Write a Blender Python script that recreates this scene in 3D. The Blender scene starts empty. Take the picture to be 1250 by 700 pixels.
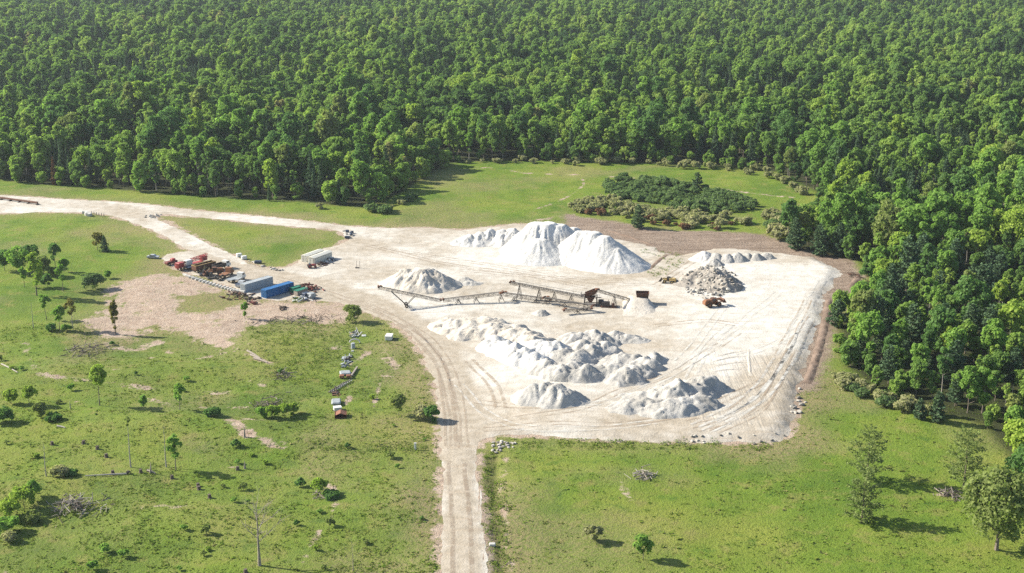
import bpy, math, random
import numpy as np
from mathutils import Vector, Matrix
from mathutils.geometry import delaunay_2d_cdt

R_ = math.radians
rng = np.random.default_rng(7)
random.seed(7)
scene = bpy.context.scene
COL = scene.collection

# ------------------------------------------------------------------ camera
FPX, PITCH, CAMH = 1667.0, R_(16.0), 125.0
cam = bpy.data.cameras.new('camera'); camo = bpy.data.objects.new('camera', cam); COL.objects.link(camo)
cam.sensor_fit = 'HORIZONTAL'; cam.sensor_width = 36; cam.lens = 36 * FPX / 1250
cam.clip_start = 1; cam.clip_end = 6000
camo.location = (0, 0, CAMH); camo.rotation_euler = (math.pi / 2 - PITCH, 0, 0)
scene.camera = camo
SP, CP = math.sin(PITCH), math.cos(PITCH)

def at(u, v, z=0.0):
    """survey point (x, y) on the level z seen in direction u, v of the reference"""
    a, b = (u - 625) / FPX, -(v - 350) / FPX
    d = (a, b * SP + CP, b * CP - SP)
    t = (z - CAMH) / d[2]
    return d[0] * t, d[1] * t
def P(l, z=0.0): return np.array([at(u, v, z) for u, v in l])

# ------------------------------------------------------------------ light
SUN_EL, SUN_AZ = R_(32.0), math.atan2(-0.965, 0.25)
w = bpy.data.worlds.new('World'); scene.world = w; w.use_nodes = True
nt = w.node_tree; bg = nt.nodes['Background']
sky = nt.nodes.new('ShaderNodeTexSky'); sky.sky_type = 'NISHITA'; sky.sun_disc = False
sky.sun_elevation = SUN_EL; sky.sun_rotation = SUN_AZ % (2 * math.pi); sky.air_density = 1.0; sky.dust_density = 1.0
nt.links.new(sky.outputs[0], bg.inputs[0]); bg.inputs[1].default_value = 0.095
sl = bpy.data.lights.new('sun', 'SUN'); sl.energy = 5.0; sl.angle = R_(0.5); sl.color = (1.0, 0.94, 0.82)
so = bpy.data.objects.new('sun', sl); COL.objects.link(so)
sdir = Vector((math.sin(SUN_AZ) * math.cos(SUN_EL), math.cos(SUN_AZ) * math.cos(SUN_EL), math.sin(SUN_EL)))
so.rotation_euler = sdir.to_track_quat('Z', 'Y').to_euler(); so.location = sdir * 500
vs = scene.view_settings; vs.view_transform = 'Standard'; vs.look = 'None'; vs.gamma = 1; vs.use_curve_mapping = False
vs.exposure = 1.17
scene.cycles.max_bounces = 5; scene.cycles.diffuse_bounces = 3; scene.cycles.transparent_max_bounces = 6
scene.cycles.use_denoising = False
try:
    scene.cycles.denoiser = 'OPENIMAGEDENOISE'; scene.cycles.denoising_input_passes = 'RGB_ALBEDO_NORMAL'
except Exception: pass

# ------------------------------------------------------------------ noise (numpy)
def _h(ix, iy, s):
    n = (ix.astype(np.int64) * 374761393 + iy.astype(np.int64) * 668265263 + s * 974634777) & 0xffffffff
    n = ((n ^ (n >> 13)) * 1274126177) & 0xffffffff
    return ((n ^ (n >> 16)) & 0xffffff) / float(0xffffff)
def vnoise(x, y, s=0):
    x = np.asarray(x, float); y = np.asarray(y, float)
    ix, iy = np.floor(x), np.floor(y); fx, fy = x - ix, y - iy
    fx = fx * fx * (3 - 2 * fx); fy = fy * fy * (3 - 2 * fy)
    a, b, c, d = _h(ix, iy, s), _h(ix + 1, iy, s), _h(ix, iy + 1, s), _h(ix + 1, iy + 1, s)
    return a + (b - a) * fx + (c - a) * fy + (a - b - c + d) * fx * fy
def fbm(x, y, s=0, o=4, g=0.5):
    r, a, t = 0, 1.0, 0
    for k in range(o):
        r = r + a * (vnoise(np.asarray(x) * 2 ** k, np.asarray(y) * 2 ** k, s + k * 17) - 0.5); t += a; a *= g
    return r / t * 2
def sstep(a, b, x):
    t = np.clip((np.asarray(x, float) - a) / (b - a), 0, 1); return t * t * (3 - 2 * t)
def inside(x, y, poly):
    r = np.zeros(np.shape(x), bool); n = len(poly)
    for i in range(n):
        x0, y0 = poly[i]; x1, y1 = poly[(i + 1) % n]
        if y0 == y1: continue
        r ^= ((y0 > y) != (y1 > y)) & (x < (x1 - x0) * (y - y0) / (y1 - y0) + x0)
    return r
def edist(x, y, pts, closed=True):
    d = np.full(np.shape(x), 1e9); n = len(pts)
    for i in range(n if closed else n - 1):
        x0, y0 = pts[i]; x1, y1 = pts[(i + 1) % n]; dx, dy = x1 - x0, y1 - y0
        t = np.clip(((x - x0) * dx + (y - y0) * dy) / (dx * dx + dy * dy + 1e-9), 0, 1)
        d = np.minimum(d, np.hypot(x - x0 - t * dx, y - y0 - t * dy))
    return d
def sdist(x, y, poly):
    return np.where(inside(x, y, poly), -1, 1) * edist(x, y, poly)
def smooth_line(pts, n=8, closed=False):
    p = np.asarray(pts, float); out = []; m = len(p)
    for i in range(m if closed else m - 1):
        if closed: a, b, c, d = p[i - 1], p[i], p[(i + 1) % m], p[(i + 2) % m]
        else: a, b, c, d = p[max(i - 1, 0)], p[i], p[i + 1], p[min(i + 2, m - 1)]
        for k in range(n):
            t = k / n
            out.append(0.5 * ((2 * b) + (-a + c) * t + (2 * a - 5 * b + 4 * c - d) * t * t + (-a + 3 * b - 3 * c + d) * t ** 3))
    if not closed: out.append(p[-1])
    return np.array(out)
def resample(pts, step, closed=True):
    p = np.asarray(pts, float)
    if closed: p = np.vstack([p, p[:1]])
    s = np.concatenate([[0], np.cumsum(np.hypot(*np.diff(p, axis=0).T))])
    n = max(4, int(s[-1] / step)); q = np.linspace(0, s[-1], n + (0 if closed else 1), endpoint=not closed)
    return np.stack([np.interp(q, s, p[:, 0]), np.interp(q, s, p[:, 1])], 1)

# ------------------------------------------------------------------ object helpers
def mesh_np(name, v, f, mats=(), smooth=False):
    v = np.asarray(v, np.float32); f = np.asarray(f, np.int32); k = f.shape[1]
    me = bpy.data.meshes.new(name)
    me.vertices.add(len(v)); me.vertices.foreach_set('co', v.ravel())
    me.loops.add(f.size); me.loops.foreach_set('vertex_index', f.ravel())
    me.polygons.add(len(f)); me.polygons.foreach_set('loop_start', np.arange(0, f.size, k, dtype=np.int32))
    me.update(calc_edges=True)
    if smooth: me.polygons.foreach_set('use_smooth', np.ones(len(f), bool))
    for m in mats: me.materials.append(m)
    return me
def fattr(me, name, arr):
    a = me.attributes.new(name, 'FLOAT', 'POINT'); a.data.foreach_set('value', np.asarray(arr, np.float32))
def link(name, me, parent=None, loc=None):
    o = bpy.data.objects.new(name, me); COL.objects.link(o)
    if parent is not None: o.parent = parent
    if loc is not None: o.location = loc
    return o
def tag(o, label=None, cat=None, group=None, kind=None):
    if label: o['label'] = label
    if cat: o['category'] = cat
    if group: o['group'] = group
    if kind: o['kind'] = kind
    return o
def thing(name, label, cat, loc, rz=0.0, group=None):
    o = bpy.data.objects.new(name, None); COL.objects.link(o); o.empty_display_size = 0.5
    o.location = loc; o.rotation_euler = (0, 0, rz)
    return tag(o, label, cat, group)
def copy_tree(o, parent=None):
    c = o.copy(); COL.objects.link(c)
    if parent is not None: c.parent = parent
    for ch in [x for x in KIDS.get(o.name, [])]: copy_tree(ch, c)
    return c
KIDS = {}
def note_kids(o):
    KIDS[o.name] = list(o.children)
    for c in o.children: note_kids(c)

class MB:
    """collects shapes for ONE mesh object"""
    def __init__(s): s.v = []; s.f = []
    def add(s, vs, fs):
        b = len(s.v); s.v += [tuple(x) for x in vs]; s.f += [tuple(b + i for i in q) for q in fs]; return s
    def box(s, c, d, rot=None, ch=0.0):
        x, y, z = d[0] / 2, d[1] / 2, d[2] / 2
        m = Matrix.Translation(c) @ (rot.to_4x4() if rot is not None else Matrix.Identity(4))
        if ch <= 0:
            vs = [(a * x, b * y, k * z) for k in (-1, 1) for b in (-1, 1) for a in (-1, 1)]
            fs = [(0, 2, 3, 1), (4, 5, 7, 6), (0, 1, 5, 4), (2, 6, 7, 3), (0, 4, 6, 2), (1, 3, 7, 5)]
        else:
            prof = lambda q, zz: [(-x + q, -y, zz), (x - q, -y, zz), (x, -y + q, zz), (x, y - q, zz), (x - q, y, zz), (-x + q, y, zz), (-x, y - q, zz), (-x, -y + q, zz)]
            ins = lambda zz: [(a * (x - ch) / x, b * (y - ch) / y, zz) for a, b, _ in prof(ch, zz)]
            vs = ins(-z) + prof(ch, -z + ch) + prof(ch, z - ch) + ins(z)
            fs = [tuple(range(7, -1, -1)), tuple(range(24, 32))]
            for l in range(3):
                for i in range(8): fs.append((l * 8 + i, l * 8 + (i + 1) % 8, l * 8 + 8 + (i + 1) % 8, l * 8 + 8 + i))
        return s.add([m @ Vector(q) for q in vs], fs)
    def bar(s, p, q, wd, ht=None):
        p, q = Vector(p), Vector(q); d = q - p
        r = d.to_track_quat('X', 'Z').to_matrix()
        return s.box((p + q) / 2, (d.length, wd, ht or wd), r)
    def tube(s, pts, rad, n=6, cap=True):
        pts = [Vector(p) for p in pts]; rad = [rad] * len(pts) if not hasattr(rad, '__len__') else rad
        b = len(s.v); up = Vector((0.31, 0.17, 0.93))
        for i, p in enumerate(pts):
            d = (pts[min(i + 1, len(pts) - 1)] - pts[max(i - 1, 0)]).normalized()
            a = d.cross(up)
            if a.length < 1e-3: a = d.cross(Vector((1, 0, 0)))
            a.normalize(); c = d.cross(a)
            for k in range(n):
                t = 2 * math.pi * k / n; s.v.append(tuple(p + (a * math.cos(t) + c * math.sin(t)) * rad[i]))
        for i in range(len(pts) - 1):
            for k in range(n):
                s.f.append((b + i * n + k, b + i * n + (k + 1) % n, b + (i + 1) * n + (k + 1) % n, b + (i + 1) * n + k))
        if cap:
            s.f.append(tuple(b + k for k in range(n - 1, -1, -1))); s.f.append(tuple(b + (len(pts) - 1) * n + k for k in range(n)))
        return s
    def prism(s, prof, y0, y1):
        """profile in x-z pulled from y0 to y1"""
        n = len(prof)
        vs = [(a, y0, c) for a, c in prof] + [(a, y1, c) for a, c in prof]
        fs = [tuple(range(n)), tuple(range(2 * n - 1, n - 1, -1))] + [(i, n + i, n + (i + 1) % n, (i + 1) % n) for i in range(n)]
        return s.add(vs, fs)
    def wheel(s, c, r, wd, hub=0.5, n=16):
        """tyre about the y axis"""
        prof = [(hub * r, -wd * .42), (r * .88, -wd / 2), (r, -wd * .3), (r, wd * .3), (r * .88, wd / 2), (hub * r, wd * .42)]
        b = len(s.v); m = len(prof)
        for k in range(n):
            t = 2 * math.pi * k / n
            for a, y in prof: s.v.append((c[0] + a * math.cos(t), c[1] + y, c[2] + a * math.sin(t)))
        for k in range(n):
            for j in range(m):
                s.f.append((b + k * m + j, b + k * m + (j + 1) % m, b + ((k + 1) % n) * m + (j + 1) % m, b + ((k + 1) % n) * m + j))
        return s
    def rim(s, c, r, wd, n=12):
        return s.tube([(c[0], c[1] - wd / 2, c[2]), (c[0], c[1] - wd * .3, c[2]), (c[0], c[1] + wd * .3, c[2]), (c[0], c[1] + wd / 2, c[2])], [r * .7, r, r, r * .7], n)
    def build(s, name, mat, parent=None, smooth=False):
        me = bpy.data.meshes.new(name); me.from_pydata(s.v, [], s.f); me.update()
        if smooth: me.polygons.foreach_set('use_smooth', np.ones(len(me.polygons), bool))
        me.materials.append(mat)
        return link(name, me, parent)

# ------------------------------------------------------------------ materials
def newmat(name, rough=0.9, spec=0.2):
    m = bpy.data.materials.new(name); m.use_nodes = True
    b = m.node_tree.nodes['Principled BSDF']; b.inputs['Roughness'].default_value = rough
    b.inputs['Specular IOR Level'].default_value = spec
    return m, m.node_tree, b
def N(nt, t, **kw):
    n = nt.nodes.new(t)
    for k, v in kw.items(): setattr(n, k, v)
    return n
def noise_node(nt, scale, detail=4, rough=0.55, vec=None, dist=0.0):
    n = N(nt, 'ShaderNodeTexNoise'); n.inputs['Scale'].default_value = scale; n.inputs['Detail'].default_value = detail
    n.inputs['Roughness'].default_value = rough; n.inputs['Distortion'].default_value = dist
    if vec is not None: nt.links.new(vec, n.inputs['Vector'])
    return n.outputs['Fac']
def pos(nt): return N(nt, 'ShaderNodeNewGeometry').outputs['Position']
def ramp(nt, fac, stops, interp='LINEAR'):
    r = N(nt, 'ShaderNodeValToRGB'); e = r.color_ramp.elements; r.color_ramp.interpolation = interp
    while len(e) < len(stops): e.new(0.5)
    for i, (p, c) in enumerate(stops): e[i].position = p; e[i].color = (*c, 1) if len(c) == 3 else c
    nt.links.new(fac, r.inputs[0]); return r.outputs[0]
def mapr(nt, fac, a, b, c=0.0, d=1.0):
    m = N(nt, 'ShaderNodeMapRange', interpolation_type='SMOOTHSTEP')
    for i, x in enumerate((a, b, c, d)): m.inputs[i + 1].default_value = x
    nt.links.new(fac, m.inputs[0]); return m.outputs[0]
def mixc(nt, fac, a, b, mode='MIX'):
    m = N(nt, 'ShaderNodeMix', data_type='RGBA', blend_type=mode)
    for k, x in ((0, fac), (6, a), (7, b)):
        if hasattr(x, 'is_output'): nt.links.new(x, m.inputs[k])
        else: m.inputs[k].default_value = (*x, 1) if hasattr(x, '__len__') else x
    return m.outputs[2]
def math_(nt, op, a, b=0.0):
    m = N(nt, 'ShaderNodeMath', operation=op)
    for k, x in ((0, a), (1, b)):
        if hasattr(x, 'is_output'): nt.links.new(x, m.inputs[k])
        else: m.inputs[k].default_value = x
    return m.outputs[0]
def bump(nt, b, h, strength=0.5, dist=0.3):
    n = N(nt, 'ShaderNodeBump'); n.inputs['Strength'].default_value = strength; n.inputs['Distance'].default_value = dist
    nt.links.new(h, n.inputs['Height']); nt.links.new(n.outputs[0], b.inputs['Normal'])
def attr(nt, name): return N(nt, 'ShaderNodeAttribute', attribute_name=name).outputs['Fac']
def scaled(nt, sx, sy, sz, rz=0.0):
    m = N(nt, 'ShaderNodeMapping'); m.inputs['Scale'].default_value = (sx, sy, sz); m.inputs['Rotation'].default_value = (0, 0, rz)
    nt.links.new(pos(nt), m.inputs['Vector']); return m.outputs[0]

def solid(name, c, rough=0.6, var=0.25, scale=1.2, dirt=None, spec=0.3, metal=0.0):
    m, nt, b = newmat(name, rough, spec); b.inputs['Metallic'].default_value = metal
    tc = N(nt, 'ShaderNodeTexCoord').outputs['Object']
    n = noise_node(nt, scale, 5, 0.6, tc)
    lo = tuple(x * (1 - var) for x in c); hi = tuple(min(1, x * (1 + var)) for x in c)
    col = ramp(nt, n, [(0.3, lo), (0.7, hi)])
    if dirt:
        n2 = noise_node(nt, scale * 2.3, 6, 0.7, tc); col = mixc(nt, mapr(nt, n2, 0.5, 0.68), col, dirt)
    nt.links.new(col, b.inputs['Base Color']); return m

def leafmat(name, stops, trans=0.5):
    """foliage: colour differs from plant to plant and a little from leaf to leaf"""
    m = bpy.data.materials.new(name); m.use_nodes = True; nt = m.node_tree; nt.nodes.clear()
    out = N(nt, 'ShaderNodeOutputMaterial'); oi = N(nt, 'ShaderNodeObjectInfo')
    big = noise_node(nt, 0.011, 2, 0.5, oi.outputs['Location'])
    mid = noise_node(nt, 0.04, 2, 0.5, oi.outputs['Location'])
    f = math_(nt, 'ADD', math_(nt, 'MULTIPLY', oi.outputs['Random'], 0.36), math_(nt, 'ADD', math_(nt, 'MULTIPLY', mapr(nt, big, 0.34, 0.66), 0.36), math_(nt, 'MULTIPLY', mapr(nt, mid, 0.32, 0.68), 0.28)))
    col = ramp(nt, f, stops)
    ln = noise_node(nt, 0.9, 2, 0.6, pos(nt))
    col = mixc(nt, 1.0, col, ramp(nt, ln, [(0.3, (0.72, 0.75, 0.7)), (0.7, (1.25, 1.2, 1.2))]), 'MULTIPLY')
    d = N(nt, 'ShaderNodeBsdfDiffuse'); t = N(nt, 'ShaderNodeBsdfTranslucent'); mx = N(nt, 'ShaderNodeMixShader')
    mx.inputs[0].default_value = trans
    nt.links.new(col, d.inputs[0]); nt.links.new(mixc(nt, 1.0, col, (1.05, 1.2, 0.7), 'MULTIPLY'), t.inputs[0])
    nt.links.new(d.outputs[0], mx.inputs[1]); nt.links.new(t.outputs[0], mx.inputs[2]); nt.links.new(mx.outputs[0], out.inputs[0])
    return m
L = {}
L['forest'] = leafmat('leaves_forest', [(0.08, (0.077, 0.140, 0.056)), (0.25, (0.126, 0.213, 0.067)), (0.45, (0.185, 0.290, 0.077)), (0.68, (0.258, 0.366, 0.083)), (0.86, (0.310, 0.393, 0.106)), (0.96, (0.304, 0.279, 0.139))])
L['dark'] = leafmat('leaves_dark_green', [(0.0, (0.107, 0.198, 0.067)), (1.0, (0.143, 0.249, 0.076))])
L['mid'] = leafmat('leaves_mid_green', [(0.0, (0.171, 0.292, 0.071)), (1.0, (0.227, 0.361, 0.079))])
L['bright'] = leafmat('leaves_yellow_green', [(0.0, (0.240, 0.339, 0.067)), (1.0, (0.325, 0.415, 0.079))])
L['grey'] = leafmat('leaves_grey_green', [(0.0, (0.180, 0.230, 0.075)), (1.0, (0.240, 0.282, 0.100))])
L['pine'] = leafmat('pine_needles', [(0.0, (0.070, 0.120, 0.065)), (1.0, (0.109, 0.167, 0.082))], 0.15)
L['pinepale'] = leafmat('pale_pine_needles', [(0.0, (0.168, 0.218, 0.075)), (1.0, (0.204, 0.253, 0.085))], 0.35)  # paler needle colour of the ragged pines in the right meadow
L['brown'] = leafmat('dead_needles', [(0.0, (0.133, 0.078, 0.043)), (1.0, (0.162, 0.092, 0.051))], 0.1)
L['olive'] = leafmat('leaves_pale_olive', [(0.0, (0.262, 0.275, 0.128)), (1.0, (0.415, 0.391, 0.235))])
L['shrub'] = leafmat('leaves_juniper_green', [(0.0, (0.127, 0.193, 0.083)), (1.0, (0.182, 0.253, 0.105))])
L['yellow'] = leafmat('leaves_tan_yellow', [(0.0, (0.180, 0.175, 0.051)), (1.0, (0.228, 0.202, 0.068))])
M = {}
M['bark'] = solid('bark', (.16, .13, .10), 0.95, .3, 3)
M['palebark'] = solid('pale_bark', (0.302, 0.274, 0.238), 0.9, .25, 3)
M['rust'] = solid('rusty_steel', (0.115, 0.054, 0.032), .85, .35, 1.5, (.08, .05, .04))
M['rusto'] = solid('orange_rust', (0.202, 0.090, 0.043), .8, .3, 1.5, (.14, .07, .04))
M['steel'] = solid('weathered_dark_steel', (.05, .042, .037), .7, .3, 1.5, (.10, .065, .045))
M['belt'] = solid('dusty_rubber_belt', (.085, .075, .065), .9, .3, 2)
M['tyre'] = solid('tyre_rubber', (.035, .034, .033), .9, .3, 3, (.2, .18, .15))
M['yellow'] = solid('worn_yellow_paint', (0.396, 0.288, 0.115), .6, .25, 1.5, (.2, .1, .05))
M['red'] = solid('faded_red_paint', (0.302, 0.050, 0.047), .55, .3, 1.2, (.25, .12, .09))
M['maroon'] = solid('maroon_scrap', (0.144, 0.043, 0.036), .8, .35, 2)
M['white'] = solid('white_paint', (0.562, 0.554, 0.518), .5, .08, .8, (.6, .56, .48))
M['cream'] = solid('cream_sheet_metal', (0.562, 0.540, 0.461), .55, .06, .6)
M['blue'] = solid('blue_container_paint', (0.022, 0.108, 0.259), .55, .15, .6, (.06, .19, .42))
M['greycon'] = solid('grey_container_paint', (0.302, 0.331, 0.346), .6, .12, .6, (.3, .3, .3))
M['green'] = solid('green_paint', (0.022, 0.144, 0.086), .6, .2, 1)
M['silver'] = solid('silver_paint', (0.324, 0.338, 0.346), .4, .15, 1, (.3, .29, .27))
M['navy'] = solid('dark_blue_paint', (0.036, 0.050, 0.079), .5, .3, 1)
M['glass'] = solid('dark_glass', (.03, .035, .04), .12, .1, 1, spec=.5)
M['concrete'] = solid('pale_concrete', (0.432, 0.418, 0.382), .9, .15, .5, (.48, .45, .4))
M['wood'] = solid('grey_dead_wood', (0.245, 0.209, 0.173), .9, .3, 2)
M['darkwood'] = solid('dark_brush_wood', (0.094, 0.072, 0.058), .9, .35, 2)
M['orange'] = solid('brown_orange_paint', (.20, .085, .045), .6, .25, 1.2)
M['tarp'] = solid('grey_plastic_sheet', (0.259, 0.274, 0.274), .5, .2, 1)
def rockmat(name, lo, hi):
    m, nt, b = newmat(name, .9, .25); oi = N(nt, 'ShaderNodeObjectInfo')
    c = ramp(nt, oi.outputs['Random'], [(0, lo), (1, hi)])
    n = noise_node(nt, 1.6, 6, .65, N(nt, 'ShaderNodeTexCoord').outputs['Object'])
    nt.links.new(mixc(nt, 1, c, ramp(nt, n, [(.3, (.75, .75, .75)), (.7, (1.2, 1.2, 1.18))]), 'MULTIPLY'), b.inputs['Base Color'])
    bump(nt, b, n, .5, .2); return m
M['rock'] = rockmat('broken_rock', (.13, .12, .105), (.50, .46, .40))

def heapmat(name, c0, c1, grit=1.0):
    m, nt, b = newmat(name, .95, .1); p = pos(nt)
    n1 = noise_node(nt, .18, 4, .6, p); n2 = noise_node(nt, 1.3, 5, .65, p); n3 = noise_node(nt, 6, 3, .6, p)
    col = ramp(nt, n1, [(.33, c0), (.66, c1)])
    col = mixc(nt, 1, col, ramp(nt, n2, [(.3, (.88, .88, .88)), (.7, (1.08, 1.07, 1.06))]), 'MULTIPLY')
    nt.links.new(col, b.inputs['Base Color'])
    h = math_(nt, 'ADD', math_(nt, 'MULTIPLY', n2, 1.0), math_(nt, 'MULTIPLY', n3, .35 * grit))
    bump(nt, b, h, .55, .55); return m
M['heapwhite'] = heapmat('white_crushed_stone', (.48, .465, .43), (.58, .565, .535))
M['heaptan'] = heapmat('tan_crushed_stone', (.42, .375, .31), (.52, .48, .42))
M['heapgrey'] = heapmat('grey_crushed_stone', (.31, .295, .265), (.45, .43, .395), 1.5)

M['rubble'] = heapmat('brown_rubble_earth', (.22, .195, .165), (.34, .31, .27), 1.5)
M['earth'] = heapmat('brown_earth', (.14, .10, .075), (.24, .18, .14), 1.5)
# ------------------------------------------------------------------ outlines of the site (survey points)
PADPX = [(425,284),(470,279),(520,278),(560,281),(600,277),(640,273),(690,277),(740,290),(790,300),(820,312),(850,309),(880,304),(950,311),(1000,318),(1024,331),(1017,346),(1004,362),(1003,385),(990,420),(978,460),(970,495),(966,520),(955,536),(930,541),(880,540),(800,539),(740,537),(700,534),(640,531),(604,533),(588,541),(580,565),(541,565),(536,510),(530,470),(520,440),(505,415),(485,398),(455,384),(425,374),(400,368),(370,366),(330,366),(300,360),(275,348),(240,336),(208,324),(203,313),(230,306),(262,311),(300,322),(335,328),(352,326),(366,318),(396,304),(413,300),(424,291)]
PAD = P(PADPX)
BANK = P([(1000,318),(1024,331),(1017,346),(1004,362),(1003,385),(990,420),(978,460),(970,495),(966,520),(955,536),(930,541),(880,540),(800,539),(740,537),(700,534),(640,531),(606,533)])
ROADPX = [(-140,231),(0,238),(60,242),(165,248),(250,258),(350,267),(430,276),(480,279),(480,290),(426,290),(412,282),(340,275),(260,267),(188,262),(232,286),(268,304),(302,320),(300,328),(262,313),(225,303),(204,291),(178,278),(150,268),(120,261),(60,259),(0,261),(-140,259)]
MAINROAD = P(ROADPX)
def fractal(poly, step, amp, seed, sc=0.25):
    q = resample(poly, step); n = np.roll(q, -1, 0) - np.roll(q, 1, 0); n = np.stack([n[:, 1], -n[:, 0]], 1)
    n /= np.linalg.norm(n, axis=1, keepdims=True) + 1e-9
    k = fbm(q[:, 0] * sc, q[:, 1] * sc, seed, 4, .65)
    return q + n * (k * amp)[:, None]
PADF = fractal(smooth_line(PAD, 4, True), 1.1, 2.3, 3)
ROADF = fractal(smooth_line(MAINROAD, 3, True), 1.5, 1.6, 5)
HAUL_C = P([(567,760),(566,700),(563,640),(560,590),(559,545)])
def haul_poly():
    l = P([(537,760),(538,700),(538,640),(538,590),(538,548),(537,530)]); r = P([(600,760),(596,700),(590,640),(585,590),(581,560),(584,535)])
    return np.vstack([l, r[::-1]])
HAUL = fractal(haul_poly(), 1.0, 0.9, 9)

HAULX = P([(566,760),(563,640),(560,560),(557,500),(535,430)])
def hp(x, y):
    """height of the gravel fill"""
    d = edist(x, y, BANK, False)
    k = sstep(5, 24, edist(x, y, HAULX, False))
    return 0.08 + .85 * k * sstep(0.2, 3.2, d) * (1 - sstep(25, 75, d)) + 0.09 * fbm(np.asarray(x) * .12, np.asarray(y) * .12, 31, 3)
MOUNDS = [(at(230, 455), 24, 9, 1.6, .1), (at(330, 425), 14, 7, 1.2, -.2), (at(70, 455), 20, 10, 1.3, .2), (at(170, 520), 26, 12, 1.4, -.1),
          (at(300, 530), 22, 8, 1.2, -.3), (at(250, 640), 24, 10, 1.1, .1), (at(430, 540), 22, 3.0, .8, .05), (at(60, 600), 22, 9, 1.2, .2), (at(700, 600), 30, 14, .6, 0)]
def hz(x, y):
    """height of the natural ground"""
    x = np.asarray(x, float); y = np.asarray(y, float)
    z = 0.55 * fbm(x / 22, y / 22, 1, 4) * 1.2 + .22 * fbm(x / 5, y / 5, 8, 3)
    for (cx, cy), a, b, h, r in MOUNDS:
        dx, dy = x - cx, y - cy; u, v_ = dx * math.cos(r) + dy * math.sin(r), -dx * math.sin(r) + dy * math.cos(r)
        z = z + h * np.exp(-((u / a) ** 2 + (v_ / b) ** 2))
    near = (x > -320) & (x < 330) & (y < 760)
    m = np.ones(x.shape)
    if near.any():
        d = np.minimum(np.minimum(sdist(x[near], y[near], PAD), sdist(x[near], y[near], MAINROAD)), sdist(x[near], y[near], haul_poly()))
        m[near] = sstep(0.5, 9, d)
        dd = edist(x[near], y[near], DITCH, False)
        z2 = z[near] * m[near] - .65 * np.exp(-(dd / 1.2) ** 2); z[near] = z2; m[near] = 1
    far = sstep(700, 950, y) * 6.0
    return z * m + far * fbm(x / 160, y / 160, 77, 3)
DITCH = P([(601,556),(600,590),(604,640),(610,700),(616,770)])
def hz1(x, y): return float(hz(np.array([x]), np.array([y]))[0])
def hp1(x, y): return float(hp(np.array([x]), np.array([y]))[0])
def inpad(x, y): return bool(inside(np.array([x]), np.array([y]), PAD)[0])
def zg(x, y): return hp1(x, y) if inpad(x, y) else hz1(x, y)

FOREST = P([(-400,205),(-60,216),(0,222),(40,227),(110,231),(200,239),(300,245),(380,251),(440,256),(468,250),(498,236),(520,222),(540,208),(562,200),(600,197),(640,198),(720,200),(800,201),(850,204),(900,207),(945,212),(962,222),(985,233),(1000,246),(992,262),(960,280),(948,292),(960,304),(1000,313),(1040,320),(1056,338),(1066,352),(1030,376),(1010,392),(1012,420),(1018,448),(1040,466),(1080,490),(1120,508),(1150,515),(1185,523),(1205,548),(1222,566),(1260,574),(1330,600),(1500,620)])
FOREST = np.vstack([FOREST, [(1000, 480), (1500, 2400), (-1500, 2400), (-1100, 700)]])
SOIL = P([(128,352),(165,341),(200,334),(245,340),(300,366),(400,370),(428,376),(432,389),(402,398),(370,389),(330,394),(303,400),(287,414),(292,430),(262,424),(222,405),(190,398),(165,412),(125,410),(105,392),(138,372)])
BROWN = P([(688,262),(760,273),(800,281),(870,283),(930,287),(985,302),(1040,317),(1054,338),(1036,370),(1020,398),(1012,436),(996,474),(972,482),(966,520),(975,440),(1000,365),(1020,331),(950,312),(850,310),(820,314),(740,296),(690,282)])
GREEN_IN = [P(q) for q in ([(220,362),(262,356),(300,362),(292,372),(250,384),(222,378)], [(302,402),(345,393),(420,398),(430,420),(400,440),(330,440),(290,425)], [(345,364),(372,364),(368,369),(350,370)])]
def linepx(l, w): return (smooth_line(P(l), 5), w)
PATHS = [linepx([(640,212),(700,214),(760,217),(830,222),(880,230),(930,237),(975,242)], 1.6), linepx([(655,256),(680,246),(705,232),(712,220),(690,214)], .7),
         linepx([(395,585),(409,600),(411,618),(400,640),(385,660),(368,690)], .75), linepx([(30,420),(40,450),(60,464),(130,470),(205,478)], 1.6),
         linepx([(280,520),(310,540),(345,548)], 2.0), linepx([(120,408),(150,425),(190,418)], 3.0), linepx([(430,400),(428,450),(424,500)], .5),
         linepx([(232,440),(290,432),(330,447)], 1.2), linepx([(755,590),(770,612)], 1.0), linepx([(618,560),(612,600),(618,640),(622,700)], .9),
         linepx([(468,420),(464,470),(455,500)], .6), linepx([(560,281),(640,272),(700,262)], 2.2), linepx([(640,212),(600,205),(565,207)], .8),
         linepx([(170,485),(230,500),(300,498)],1.3), linepx([(1085,640),(1100,632),(1150,636)],.9), linepx([(1180,596),(1150,604)],1.2), linepx([(470,430),(480,452)],2.2), linepx([(450,428),(436,440)],1.3)]

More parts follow.
